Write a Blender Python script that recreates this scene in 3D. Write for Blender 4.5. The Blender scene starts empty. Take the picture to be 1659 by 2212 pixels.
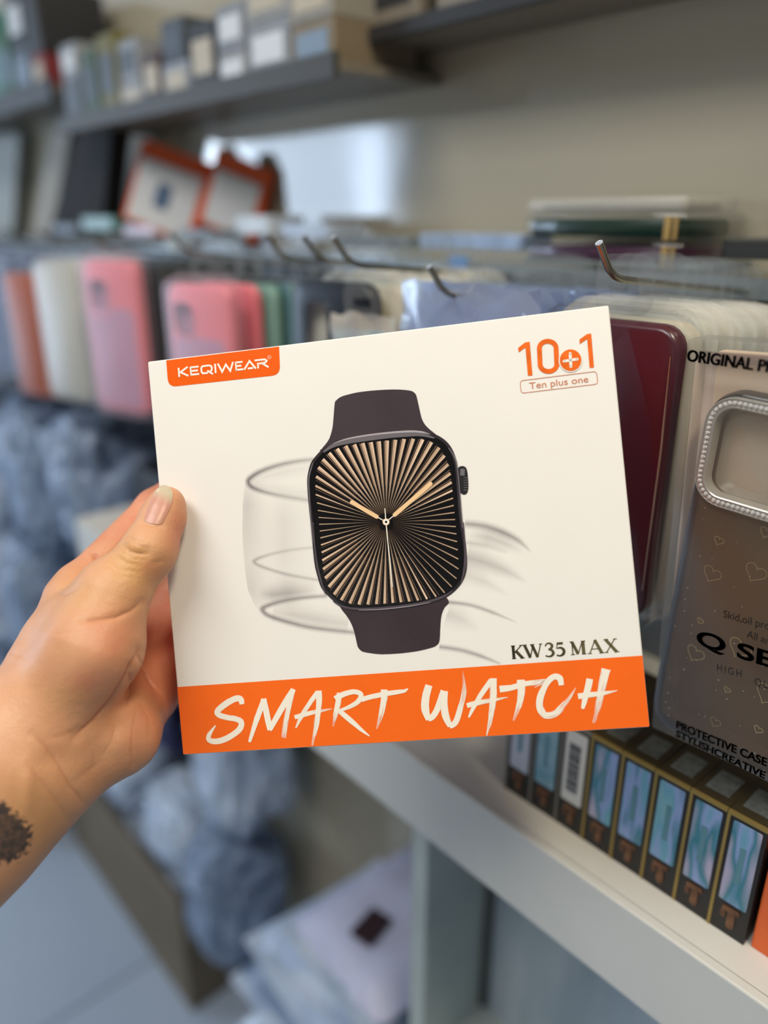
import bpy, bmesh, math, random
import numpy as np
from mathutils import Vector, Matrix, noise as mnoise

random.seed(11)
SC = bpy.context.scene
COL = SC.collection
H = 1.45                                  # eye height of the camera above the floor; builders below take z relative to the eye

# ------------------------------------------------------------------ camera
PITCH, YAW, FPX = math.radians(20.8), math.radians(41.7), 1661.0
sp, cp = math.sin(PITCH), math.cos(PITCH)
FX, FY = -math.cos(YAW), math.sin(YAW)
RX, RY = math.sin(YAW), math.cos(YAW)
R_AX = Vector((RX, RY, 0)); U_AX = Vector((sp*FX, sp*FY, cp)); F_AX = Vector((cp*FX, cp*FY, -sp))
cd = bpy.data.cameras.new('camera')
cd.sensor_fit = 'VERTICAL'; cd.sensor_height = 36.0; cd.sensor_width = 27.0
cd.lens = FPX/2212*36
cd.clip_start = 0.02
cd.dof.use_dof = True; cd.dof.focus_distance = 0.366; cd.dof.aperture_fstop = 27.03/11.5
cam = bpy.data.objects.new('camera', cd); COL.objects.link(cam)
M = Matrix((R_AX, U_AX, -F_AX)).transposed().to_4x4(); M.translation = (0, 0, H)
cam.matrix_world = M
SC.camera = cam
SC.view_settings.view_transform = 'Standard'; SC.view_settings.look = 'None'
SC.view_settings.exposure = 0.0; SC.view_settings.gamma = 1.0
SC.view_settings.use_curve_mapping = False
SC.cycles.transparent_max_bounces = 32
SC.cycles.max_bounces = 8

# ------------------------------------------------------------------ light
wd = bpy.data.worlds.new('daylight'); SC.world = wd; wd.use_nodes = True
wd.node_tree.nodes['Background'].inputs[0].default_value = (0.66, 0.79, 1.0, 1)
wd.node_tree.nodes['Background'].inputs[1].default_value = 0.23

def area(name, loc, target, sx, sy, power, col, spread=180):
    l = bpy.data.lights.new(name, 'AREA'); l.shape = 'RECTANGLE'; l.size = sx; l.size_y = sy
    l.energy = power; l.color = col; l.spread = math.radians(spread)
    o = bpy.data.objects.new(name, l); COL.objects.link(o)
    o.location = (loc[0], loc[1], loc[2]+H)
    d = Vector(target)-Vector(loc)
    o.rotation_euler = d.to_track_quat('-Z', 'Z').to_euler()
    return o
# ceiling panels of the shop and the daylight of its front windows, plus an added wall fill
area('ceiling_panel', (-0.35, -0.75, 1.22), (-0.35, -0.35, 0), 1.1, 0.6, 21.5, (1.0, 0.98, 0.955))
area('ceiling_spot', (0.55, -0.05, 1.10), (-0.1, 0.45, -0.1), 0.25, 0.25, 8.5, (1.0, 0.86, 0.66))
area('added_wall_fill', (0.45, 0.15, 1.18), (0.10, 0.6, 0.30), 0.3, 0.1, 4.8, (1.0, 0.86, 0.60))  # added fill that warms the upper right of the wall, no known fixture
area('ceiling_panel', (-2.6, -0.9, 1.25), (-2.6, -0.9, 0), 1.2, 0.6, 6, (0.78, 0.88, 1.0))
area('window_daylight', (-4.85, -1.98, -0.25), (-4.85, 0, -0.25), 2.55, 1.6, 85, (0.62, 0.78, 1.0))
area('window_daylight', (-5.45, -1.96, 0.46), (-5.4, 0, 0.46), 0.75, 0.34, 12, (0.75, 0.87, 1.0))
area('window_daylight', (-3.62, -1.96, 0.12), (-3.62, 0, 0.12), 0.34, 0.75, 6, (0.62, 0.78, 1.0))

# ------------------------------------------------------------------ materials
def lin(c):
    c = c/255.0
    return c/12.92 if c <= 0.04045 else ((c+0.055)/1.055)**2.4
def L3(rgb): return tuple(lin(x) for x in rgb)
def nodes(name):
    m = bpy.data.materials.new(name); m.use_nodes = True
    nt = m.node_tree; return m, nt, nt.nodes['Principled BSDF'], nt.nodes['Material Output']
MATS = {}
def mat(name, rgb, rough=0.5, metal=0.0, var=0.0, vscale=8.0, bump=0.0, bscale=60.0, spec=0.5, coat=0.0, rgb2=None, stretch=None):
    if name in MATS: return MATS[name]
    m, nt, p, out = nodes(name)
    a = L3(rgb); p.inputs['Base Color'].default_value = (*a, 1)
    p.inputs['Roughness'].default_value = rough; p.inputs['Metallic'].default_value = metal
    p.inputs['Specular IOR Level'].default_value = spec; p.inputs['Coat Weight'].default_value = coat
    p.inputs['Coat Roughness'].default_value = 0.06
    if var or rgb2 or bump:
        tc = nt.nodes.new('ShaderNodeTexCoord'); vec = tc.outputs['Object']
        if stretch:
            mp = nt.nodes.new('ShaderNodeMapping'); mp.inputs['Scale'].default_value = stretch
            nt.links.new(vec, mp.inputs[0]); vec = mp.outputs[0]
    if var or rgb2:
        n = nt.nodes.new('ShaderNodeTexNoise'); n.inputs['Scale'].default_value = vscale; n.inputs['Detail'].default_value = 4
        r = nt.nodes.new('ShaderNodeValToRGB')
        b = L3(rgb2) if rgb2 else tuple(min(1, x*(1+var)) for x in a)
        a2 = a if rgb2 else tuple(x*(1-var) for x in a)
        r.color_ramp.elements[0].position = 0.35; r.color_ramp.elements[1].position = 0.65
        r.color_ramp.elements[0].color = (*a2, 1); r.color_ramp.elements[1].color = (*b, 1)
        nt.links.new(vec, n.inputs['Vector']); nt.links.new(n.outputs['Fac'], r.inputs[0]); nt.links.new(r.outputs[0], p.inputs['Base Color'])
    if bump:
        n2 = nt.nodes.new('ShaderNodeTexNoise'); n2.inputs['Scale'].default_value = bscale; n2.inputs['Detail'].default_value = 3
        bp_ = nt.nodes.new('ShaderNodeBump'); bp_.inputs['Strength'].default_value = bump; bp_.inputs['Distance'].default_value = 0.002
        nt.links.new(vec, n2.inputs['Vector']); nt.links.new(n2.outputs['Fac'], bp_.inputs['Height']); nt.links.new(bp_.outputs[0], p.inputs['Normal'])
    MATS[name] = m; return m
def film(name, rgb=(245, 247, 248), rough=0.06, base=0.05, edge=0.55, haze=0.0, hazecol=(225, 228, 230)):
    """thin clear plastic: transparent sheet with a reflective surface, a little milky"""
    if name in MATS: return MATS[name]
    m, nt, p, out = nodes(name); nt.nodes.remove(p)
    t = nt.nodes.new('ShaderNodeBsdfTransparent'); t.inputs[0].default_value = (*L3(rgb), 1)
    g = nt.nodes.new('ShaderNodeBsdfGlossy'); g.inputs['Roughness'].default_value = rough
    lw = nt.nodes.new('ShaderNodeLayerWeight'); lw.inputs[0].default_value = 0.5
    pw = nt.nodes.new('ShaderNodeMath'); pw.operation = 'POWER'; pw.inputs[1].default_value = 3
    ma = nt.nodes.new('ShaderNodeMath'); ma.operation = 'MULTIPLY_ADD'; ma.inputs[1].default_value = edge; ma.inputs[2].default_value = base
    mx = nt.nodes.new('ShaderNodeMixShader')
    nt.links.new(lw.outputs['Facing'], pw.inputs[0]); nt.links.new(pw.outputs[0], ma.inputs[0])
    src = t
    if haze:
        d = nt.nodes.new('ShaderNodeBsdfDiffuse'); d.inputs[0].default_value = (*L3(hazecol), 1)
        mh = nt.nodes.new('ShaderNodeMixShader'); mh.inputs[0].default_value = haze
        nt.links.new(t.outputs[0], mh.inputs[1]); nt.links.new(d.outputs[0], mh.inputs[2]); src = mh
    nt.links.new(ma.outputs[0], mx.inputs[0]); nt.links.new(src.outputs[0], mx.inputs[1]); nt.links.new(g.outputs[0], mx.inputs[2])
    nt.links.new(mx.outputs[0], out.inputs[0]); MATS[name] = m; return m

CLEAR = film('clear_plastic', base=0.03)
MILKY = film('milky_clear_plastic', rough=0.35, base=0.03, haze=0.32, hazecol=(228, 224, 214))
MATTE = film('clear_matte_plastic', rough=0.4, base=0.004, edge=0.25)
TABF = film('hang_tab_plastic', haze=0.04, base=0.02, rough=0.2, edge=0.3)
BLUEF = film('bluish_poly_film', rgb=(205, 215, 235), haze=0.42, hazecol=(170, 186, 214), base=0.16, rough=0.14)
STEEL = mat('hook_steel', (150, 148, 135), 0.28, 1.0, var=0.1, vscale=200)
STEEL_CUT = mat('cut_steel', (210, 220, 235), 0.35, 0.8, bump=0.4, bscale=900)
SHELF_W = mat('shelf_white', (205, 205, 200), 0.45, var=0.05, vscale=6)
GREY_PANEL = mat('grey_panel', (150, 158, 160), 0.5, var=0.08, vscale=5)
DARK_M = mat('dark_metal', (38, 38, 40), 0.45)
ORANGE = mat('orange_card', (246, 100, 12), 0.38, var=0.02, vscale=40)

# ------------------------------------------------------------------ object helpers
def root_loc(loc): return (loc[0], loc[1], loc[2]+H)
def setp(o, label=None, cat=None, group=None, kind=None):
    if label: o['label'] = label
    if cat: o['category'] = cat
    if group: o['group'] = group
    if kind: o['kind'] = kind
    return o
def thing(name, label, cat, loc, rot=(0, 0, 0), group=None):
    o = bpy.data.objects.new(name, None); COL.objects.link(o); o.empty_display_size = 0.02
    o.location = root_loc(loc); o.rotation_euler = rot
    return setp(o, label, cat, group)
def to_mesh(name, g, mats, smooth=False, recalc=True):
    me = bpy.data.meshes.new(name)
    me.from_pydata([tuple(v) for v in g.v], [], g.f)
    for m in (mats if isinstance(mats, (list, tuple)) else [mats]): me.materials.append(m)
    me.polygons.foreach_set('material_index', g.m)
    if recalc:
        bm = bmesh.new(); bm.from_mesh(me); bmesh.ops.recalc_face_normals(bm, faces=bm.faces); bm.to_mesh(me); bm.free()
    if smooth:
        me.polygons.foreach_set('use_smooth', [True]*len(me.polygons))
        if smooth != 'all': me.set_sharp_from_angle(angle=math.radians(40))
    for k, (typ, arr) in g.attr.items():
        a = me.attributes.new(k, typ, 'POINT')
        key = {'FLOAT': 'value', 'FLOAT_VECTOR': 'vector', 'FLOAT_COLOR': 'color'}[typ]
        a.data.foreach_set(key, np.array(arr, dtype=np.float32).ravel())
    me.update(); return me
def part(name, g, mats, parent, smooth=False, loc=(0, 0, 0), rot=(0, 0, 0), label=None, kind=None, recalc=True):
    o = bpy.data.objects.new(name, to_mesh(name, g, mats, smooth, recalc)); COL.objects.link(o)
    o.parent = parent; o.location = loc; o.rotation_euler = rot
    if label: o['label'] = label
    if kind: o['kind'] = kind
    return o
def solo(name, g, mats, label=None, cat=None, loc=(0, 0, 0), rot=(0, 0, 0), group=None, kind=None, smooth=False):
    o = bpy.data.objects.new(name, to_mesh(name, g, mats, smooth)); COL.objects.link(o)
    o.location = root_loc(loc); o.rotation_euler = rot
    return setp(o, label, cat, group, kind)

def rrect(w, h, r, n=5):
    r = min(r, w/2*0.999, h/2*0.999); pts = []
    for cx, cy, a0 in ((w/2-r, h/2-r, 0), (-w/2+r, h/2-r, 90), (-w/2+r, -h/2+r, 180), (w/2-r, -h/2+r, 270)):
        for i in range(n+1):
            a = math.radians(a0+90*i/n); pts.append((cx+r*math.cos(a), cy+r*math.sin(a)))
    return pts

class G:
    def __init__(s): s.v = []; s.f = []; s.m = []; s.attr = {}
    def add(s, v, f, mi=0):
        b = len(s.v); s.v += [Vector(x) for x in v]; s.f += [tuple(i+b for i in q) for q in f]; s.m += [mi]*len(f); return b
    def box(s, x0, x1, y0, y1, z0, z1, mi=0):
        v = [(x, y, z) for z in (z0, z1) for y in (y0, y1) for x in (x0, x1)]
        s.add(v, [(0, 2, 3, 1), (4, 5, 7, 6), (0, 1, 5, 4), (2, 6, 7, 3), (0, 4, 6, 2), (1, 3, 7, 5)], mi); return s
    def loft(s, loops, c0=True, c1=True, mi=0):
        n = len(loops[0]); b = s.add([p for lp in loops for p in lp], [], mi)
        f = []
        for k in range(len(loops)-1):
            for i in range(n):
                j = (i+1) % n; f.append((b+k*n+i, b+k*n+j, b+(k+1)*n+j, b+(k+1)*n+i))
        if c0: f.append(tuple(b+i for i in range(n))[::-1])
        if c1: f.append(tuple(b+(len(loops)-1)*n+i for i in range(n)))
        s.f += f; s.m += [mi]*len(f); return s
    def slab(s, w, h, y0, y1, r=0.004, bev=0.001, cx=0, cz=0, n=5, mi=0):
        """rounded slab in the xz plane, front at y0"""
        L = lambda ins, y: [(cx+x, y, cz+z) for x, z in rrect(w-2*ins, h-2*ins, max(r-ins, 0.0003), n)]
        return s.loft([L(bev, y0), L(bev*0.3, y0+bev*0.3), L(0, y0+bev), L(0, y1-bev), L(bev*0.3, y1-bev*0.3), L(bev, y1)], mi=mi)
    def rbox(s, sx, sy, sz, bev=0.002, mi=0):
        """box with base at z=0 and softened vertical and top edges"""
        L = lambda ins, z: [(x, y, z) for x, y in rrect(sx-2*ins, sy-2*ins, bev, 2)]
        return s.loft([L(bev*0.4, 0), L(0, bev*0.6), L(0, sz-bev), L(bev*0.3, sz-bev*0.3), L(bev, sz)], mi=mi)
    def tube(s, pts, r, n=10, mi=0, mi_cap=None):
        pts = [Vector(p) for p in pts]; rs = r if isinstance(r, (list, tuple)) else [r]*len(pts); loops = []
        up = Vector((0.31, 0.12, 0.94)).normalized()
        for i, p in enumerate(pts):
            t = (pts[min(i+1, len(pts)-1)]-pts[max(i-1, 0)]).normalized()
            a = t.cross(up).normalized(); b = t.cross(a)
            loops.append([p+(a*math.cos(q)+b*math.sin(q))*rs[i] for q in [2*math.pi*k/n for k in range(n)]])
        s.loft(loops, mi=mi)
        if mi_cap is not None: s.m[-1] = mi_cap; s.m[-2] = mi_cap
        return s
    def poly(s, pts, mi=0):
        s.add(pts, [tuple(range(len(pts)))], mi); return s
    def ring(s, outer, inner, mi=0):
        n = len(outer); b = s.add(list(outer)+list(inner), [], mi)
        f = [(b+i, b+(i+1) % n, b+n+(i+1) % n, b+n+i) for i in range(n)]
        s.f += f; s.m += [mi]*n; return s

def case_geo(w, h, d, r=0.012, hole=None, bev=0.003, t=0.0014):
    """phone case shell, outside facing -y, open towards +y; hole=(cx,cz,w,h,r) cuts the camera opening"""
    g = G(); P = lambda ww, hh, rr, y: [(x, y, z) for x, z in rrect(ww, hh, rr)]
    out = [P(w-2*bev, h-2*bev, r-bev, -d/2), P(w-bev*0.9, h-bev*0.9, r-bev*0.45, -d/2+bev*0.25), P(w, h, r, -d/2+bev), P(w, h, r, d/2),
           P(w-2*t, h-2*t, r-t, d/2), P(w-2*t, h-2*t, r-t, -d/2+t)]
    if hole:
        cx, cz, hw, hh, hr = hole
        ho = lambda y: [(cx+x, y, cz+z) for x, z in rrect(hw, hh, hr)]
        g.loft([ho(-d/2-0.0012)]+[[(cx+x, -d/2-0.0012, cz+z) for x, z in rrect(hw+0.004, hh+0.004, hr+0.002)],
               [(cx+x, -d/2, cz+z) for x, z in rrect(hw+0.006, hh+0.006, hr+0.003)]]+out+[ho(-d/2+t), ho(-d/2-0.0012)], c0=False, c1=False)
    else:
        g.loft(out)
    return g
def tab_geo(w=0.034, h=0.030, y=0, t=0.0004, z0=0.0):
    """hang tab with a slot, bottom edge at z0"""
    g = G(); o = [(x, z+z0+h/2) for x, z in rrect(w, h, 0.008)]; i = [(x, z+z0+h*0.42) for x, z in rrect(w*0.5, h*0.26, 0.003)]
    F = lambda q, yy: [(x, yy, z) for x, z in q]
    g.loft([F(i, y), F(o, y), F(o, y+t), F(i, y+t), F(i, y)], c0=False, c1=False); return g
def blister_geo(w, h, d, r=0.014, flange=0.003):
    g = G(); P = lambda ww, hh, rr, y: [(x, y, z) for x, z in rrect(ww, hh, rr, 6)]
    g.loft([P(w-0.006, h-0.006, r-0.003, -d/2), P(w-0.002, h-0.002, r-0.001, -d/2+0.0008), P(w, h, r, -d/2+0.003),
            P(w+0.001, h+0.001, r, d/2-0.001), P(w+2*flange, h+2*flange, r+flange, d/2-0.0006), P(w+2*flange, h+2*flange, r+flange, d/2)], c1=False)
    return g
ORD = ['first', 'second', 'third', 'fourth', 'fifth', 'sixth', 'seventh', 'eighth', 'ninth', 'tenth', 'eleventh', 'twelfth']

# sight lines of the photo, used to place things on the real planes of the shop (rack fronts, ledges, floor)
def ray(px, py):
    u, v = px-829.5, 1106-py
    return F_AX*FPX+R_AX*u+U_AX*v
def atY(px, py, Y): d = ray(px, py); return d*(Y/d.y)
def atZ(px, py, Z): d = ray(px, py); return d*(Z/d.z)

# ------------------------------------------------------------------ the setting
WALL_Y = 0.60
def wall_material():
    m, nt, p, out = nodes('glazed_wall_tile')
    tc = nt.nodes.new('ShaderNodeTexCoord')
    n = nt.nodes.new('ShaderNodeTexNoise'); n.inputs['Scale'].default_value = 2.2; n.inputs['Detail'].default_value = 5
    r = nt.nodes.new('ShaderNodeValToRGB'); r.color_ramp.elements[0].color = (*L3((166, 158, 138)), 1); r.color_ramp.elements[1].color = (*L3((182, 174, 154)), 1)
    nt.links.new(tc.outputs['Object'], n.inputs[0]); nt.links.new(n.outputs['Fac'], r.inputs[0]); nt.links.new(r.outputs[0], p.inputs['Base Color'])
    p.inputs['Roughness'].default_value = 0.10; p.inputs['Specular IOR Level'].default_value = 0.9
    n2 = nt.nodes.new('ShaderNodeTexNoise'); n2.inputs['Scale'].default_value = 7
    b = nt.nodes.new('ShaderNodeBump'); b.inputs['Strength'].default_value = 0.12; b.inputs['Distance'].default_value = 0.004
    nt.links.new(tc.outputs['Object'], n2.inputs[0]); nt.links.new(n2.outputs['Fac'], b.inputs['Height']); nt.links.new(b.outputs[0], p.inputs['Normal'])
    return m
solo('wall_back', G().box(-7, 2.2, 0, 0.1, -1.45, 1.35), wall_material(), loc=(0, WALL_Y, 0), kind='structure')
def floor_material():
    m, nt, p, out = nodes('floor_tile')
    tc = nt.nodes.new('ShaderNodeTexCoord')
    br = nt.nodes.new('ShaderNodeTexBrick'); br.offset = 0; br.inputs['Scale'].default_value = 1.0
    br.inputs['Brick Width'].default_value = 0.6; br.inputs['Row Height'].default_value = 0.6; br.inputs['Mortar Size'].default_value = 0.004
    br.inputs['Color1'].default_value = (*L3((172, 186, 204)), 1); br.inputs['Color2'].default_value = (*L3((165, 180, 200)), 1); br.inputs['Mortar'].default_value = (*L3((120, 130, 142)), 1)
    nt.links.new(tc.outputs['Object'], br.inputs[0]); nt.links.new(br.outputs[0], p.inputs['Base Color']); p.inputs['Roughness'].default_value = 0.3
    return m
solo('floor', G().box(-7, 2.2, -2.3, 0.7, -0.1, 0), floor_material(), loc=(0, 0, -1.45), kind='structure')
solo('ceiling', G().box(-7, 2.2, -2.3, 0.7, 0, 0.1), mat('ceiling_paint', (225, 220, 210), 0.8, var=0.02), loc=(0, 0, 1.35), kind='structure')
gw = G()                                                              # shop front: wall with two window openings
for a in ((-7, -6.15, -1.45, 1.35), (-3.55, 2.2, 0.57, 1.35), (-3.55, 2.2, -1.45, 0.57), (-6.15, -3.55, 0.66, 1.35), (-6.15, -3.55, -1.45, -1.1)):
    gw.box(a[0], a[1], -0.1, 0, a[2], a[3], 1 if a[2] > 0.5 else 0)
solo('wall_front', gw, [mat('front_wall_paint', (225, 222, 214), 0.6, var=0.03), mat('front_wall_wood', (120, 100, 76), 0.6, var=0.1)], loc=(0, -2.05, 0), kind='structure')

# ------------------------------------------------------------------ display rack: panel, rail, glass ledge
rk = thing('display_rack', 'long grey hook rack fixed to the tiled wall, carrying the hanging phone cases', 'rack', (-0.9, 0.57, -0.24))
part('back_panel', G().box(-1.35, 1.2, 0, 0.008, -0.12, 0.16), mat('rack_panel', (92, 98, 102), 0.5, var=0.12, vscale=9), rk)
gr = G(); gr.box(-1.35, 1.2, -0.022, -0.006, 0.172, 0.186); part('hook_rail', gr, mat('rail_steel', (120, 128, 134), 0.35, 0.7, var=0.05), rk)
gr = G(); gr.box(-1.35, 1.2, -0.072, 0.025, 0.1965, 0.2045); part('glass_ledge', gr, mat('ledge_glass', (128, 146, 152), 0.12, var=0.08, vscale=6), rk)
gr = G(); gr.box(-1.35, 1.2, -0.0765, -0.0725, 0.194, 0.2065); part('ledge_edge', gr, mat('ledge_edge_steel', (150, 160, 165), 0.3, 0.6), rk)
LEDGE = -0.0355

# white shelf below
sh = thing('display_shelf', 'thick white shelf running below the hook rack, the row of black boxes on it', 'shelf', (-0.9, 0.318, -0.362))
part('shelf_board', G().box(-0.06, 1.3, 0.006, 0.28, -0.06, 0), SHELF_W, sh)
part('front_lip', G().slab(1.36, 0.063, 0, 0.0075, 0.002, 0.0012, 0.62, -0.0315), mat('lip_white', (202, 203, 198), 0.4, var=0.04, vscale=10), sh)

# compartment below the shelf
cb = thing('base_cabinet', 'open grey base compartment beneath the white shelf, right of the bag pile', 'cabinet', (-0.369, 0.48, -0.79))
GREEN_PANEL = mat('grey_green_panel', (176, 186, 182), 0.4, var=0.12, vscale=7)
part('side_panel', G().box(-0.018, 0, -0.10, 0, 0, 0.366), GREEN_PANEL, cb)
part('back_panel', G().box(0, 1.2, -0.008, 0.004, 0, 0.366), mat('cabinet_back', (196, 208, 218), 0.25, rgb2=(160, 178, 194), vscale=3, stretch=(5, 1, 1.2)), cb)
part('bottom_board', G().box(-0.018, 1.2, -0.12, 0.004, -0.02, 0), GREEN_PANEL, cb)
part('plinth', G().box(-0.018, 1.2, -0.11, -0.095, -0.66, -0.02), mat('plinth_grey', (100, 110, 112), 0.6, var=0.1), cb)
part('corner_trim', G().tube([(0.004, -0.012, 0.005), (0.004, -0.012, 0.362)], 0.005, 8), mat('trim_dark', (70, 78, 76), 0.5), cb)

# ------------------------------------------------------------------ hooks
def hook(x, label, y_tip=0.335, z=-0.047):
    r = thing('display_hook', label, 'hook', (x, 0.555, z), group='rack hooks')
    g = G(); L = 0.555-y_tip
    g.tube([(0, 0.012, -0.001), (0, 0, 0), (0, -L*0.5, 0.010), (0, -L+0.016, 0.0195), (0, -L+0.010, 0.0212), (0, -L+0.004, 0.025), (0, -L-0.006, 0.037)], 0.0019, 12, 0, 1)
    part('rod', g, [STEEL, STEEL_CUT], r, smooth=True)
    part('base_clip', G().box(-0.006, 0.006, -0.004, 0.003, -0.012, 0.008), STEEL, r)
    return r

# ------------------------------------------------------------------ hanging phone case packs
def pack(label, loc, rotz, w, h, d, case_mat, group=None, blister=CLEAR, hole=None, card=None, case_scale=1.0, tilt=0.0, tab=True, name='phone_case_pack', cat='phone case pack', plate=None):
    """origin at the top centre of the pack, where it hangs"""
    r = thing(name, label, cat, loc, (0, tilt, rotz), group)
    b = part('blister', blister_geo(w, h, d), blister, r, smooth=True, loc=(0, 0, -h/2))
    cw, ch = w*0.90*case_scale, h*0.93*case_scale
    c = part('phone_case', case_geo(cw, ch, d*0.72, min(0.013, cw*0.16), hole), case_mat, r, smooth=True, loc=(0, 0.0008, -h/2))
    if card: part('backing_card', G().slab(w*0.86, h*0.9, -0.0004, 0.0004, 0.01, 0.0002), card, r, loc=(0, d/2-0.0015, -h/2))
    if plate: part('back_plate', G().slab(cw*.82, ch*.66, -d*.36-.0006, -d*.36+.0003, .009, .0003, 0, -ch*.13), plate, c)
    if tab: part('hang_tab', tab_geo(z0=-0.004), TABF, r, loc=(0, d/2-0.0006, 0))
    return r, c

def plain(name, rgb, rough=0.42, coat=0.0): return mat(name, rgb, rough, coat=coat, var=0.03, vscale=30)
CREAM = plain('cream_silicone', (214, 208, 190))
# burgundy column -------------------------------------------------
hook(-0.2185, 'steel display hook above the burgundy phone case, its tip before the stacked flat boxes', 0.336)
BURG = mat('burgundy_gloss', (74, 20, 36), 0.32, coat=0.3, var=0.03, vscale=20)
r, c = pack('clear blister with a glossy burgundy phone case, half behind the watch box', (-0.2235, 0.358, -0.042), 0.0, 0.086, 0.172, 0.013, BURG, group='packs on the burgundy hook')
g = G()
for s in (1, -1):
    g.tube([(s*0.0356, -0.0053, 0.066), (s*0.0368, -0.0046, 0.02), (s*0.0368, -0.0046, -0.06)], [0.0003, 0.0006, 0.0003], 6)
part('edge_highlight', g, mat('champagne_highlight', (225, 180, 150), 0.2, 0.9), c)  # bright metal tubes imitate the highlight along the case edges
EDGE = [('pale_cream_case', (226, 214, 184)), ('frosted_green_case', (200, 206, 194)), ('frosted_grey_case', (196, 194, 182)), ('pale_sand_case', (214, 208, 192)), ('frosted_aqua_case', (176, 192, 188)), ('frosted_mist_case', (186, 194, 190)), ('taupe_case', (158, 152, 140)), ('pale_grey_case', (192, 196, 194))]
for i in range(8):
    pack('clear pack with a pale case, %s behind the burgundy one on its hook' % ORD[i], (-0.2235+0.001*math.sin(i*2.1), 0.373+0.0148*i, -0.042-0.0010*i+0.0012*math.sin(i*1.7)), 0.0, 0.0865, 0.172, 0.0128,
         plain(*EDGE[i]), group='packs on the burgundy hook', blister=MILKY)
# bluish poly bags -------------------------------------------------
hook(-0.330, 'steel display hook through the bluish clear packets, tip bent up', 0.335, -0.062)
def crumple(g, amp, sc, seed):
    for v in g.v:
        q = Vector((v.x*sc+seed, v.y*sc*0.4, v.z*sc))
        v += Vector((mnoise.noise(q), mnoise.noise(q+Vector((9, 3, 1))), mnoise.noise(q+Vector((2, 7, 5)))))*amp
def packet(label, loc, rotz, w, h, film_m, card_m, seed, group, d=0.007):
    r = thing('plastic_packet', label, 'packet', loc, (0, 0, rotz), group)
    g = G(); nx, nz = 12, 18
    for side in (-1, 1):
        b = len(g.v)
        for j in range(nz+1):
            for i in range(nx+1):
                x, z = (i/nx-0.5)*w, -j/nz*h
                bul = (1-(2*i/nx-1)**4)*(1-(2*j/nz-1)**6)
                g.v.append(Vector((x, side*d*0.5*bul, z)))
        f = [(b+j*(nx+1)+i, b+j*(nx+1)+i+1, b+(j+1)*(nx+1)+i+1, b+(j+1)*(nx+1)+i) for j in range(nz) for i in range(nx)]
        g.f += f; g.m += [0]*len(f)
    crumple(g, 0.0042, 75, seed)
    part('film', g, film_m, r, smooth='all', recalc=False)
    part('insert_card', G().slab(w*0.86, h*0.86, -0.0009, 0.0009, 0.006, 0.0003, 0, -h/2), card_m, r)
    part('hang_tab', tab_geo(0.03, 0.024, z0=-0.003), TABF, r)
    return r
CARD_B = mat('pale_blue_insert', (150, 168, 205), 0.4, var=0.12, vscale=40)
CARD_T = mat('teal_print_insert', (150, 190, 190), 0.4, rgb2=(110, 140, 170), vscale=70)
for i in range(7):
    packet('bluish clear packet on the hook left of the burgundy case, %s from the front' % ORD[i], (-0.322+0.004*math.sin(i*3.), 0.352+0.0185*i, -0.036-0.0012*i), 0.04*math.sin(i*1.9), 0.110, 0.165, BLUEF, CARD_B, i*3.1, 'bluish clear packets')
packet('small teal printed packet just above the watch box, before the navy case', (-0.398, 0.335, -0.058), 0.25, 0.052, 0.15, MILKY, CARD_T, 40, None)
hook(-0.40, 'steel display hook holding the small teal packet', 0.32)
# navy column -------------------------------------------------
NAVY = plain('navy_silicone', (12, 16, 28), 0.35)
hook(-0.452, 'steel display hook over the navy phone case', 0.335)
pack('navy phone case with a large cream window, hanging above the watch box', (-0.440, 0.345, -0.034), 0.10, 0.090, 0.172, 0.014, NAVY, group='packs on the navy hook', blister=MATTE, hole=(-0.014, 0.030, 0.024, 0.070, 0.008), card=mat('cream_card', (206, 200, 182), 0.6, var=0.03))
for i, (nm, rgb) in enumerate([('ivory_case', (222, 214, 190)), ('sage_case', (150, 176, 168)), ('ivory_case', (222, 214, 190)), ('mist_case', (176, 190, 190)), ('ivory_case', (222, 214, 190))]):
    pack('pale case pack %s behind the navy case' % ORD[i], (-0.430+0.004*i, 0.366+0.0175*i, -0.036), 0.10, 0.090, 0.172, 0.0125, plain(nm, rgb), group='packs on the navy hook', blister=MILKY)
# lavender column -------------------------------------------------
hook(-0.505, 'steel display hook above the lavender grey case', 0.34)
for i, (nm, rgb, lb) in enumerate([('lavender_grey', (120, 120, 160), 'lavender grey'), ('dusk_blue', (96, 104, 140), 'dusky blue'), ('stone_grey', (150, 150, 146), 'stone grey'), ('pale_lilac', (168, 165, 190), 'pale lilac')]):
    pack('%s case pack hanging between the navy case and the small pink one' % lb, (-0.500+.004*i, 0.405+0.018*i, -0.05), 0.15, 0.080, 0.165, 0.012, plain(nm, rgb), group='packs on the lavender hook', blister=MATTE)
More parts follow.
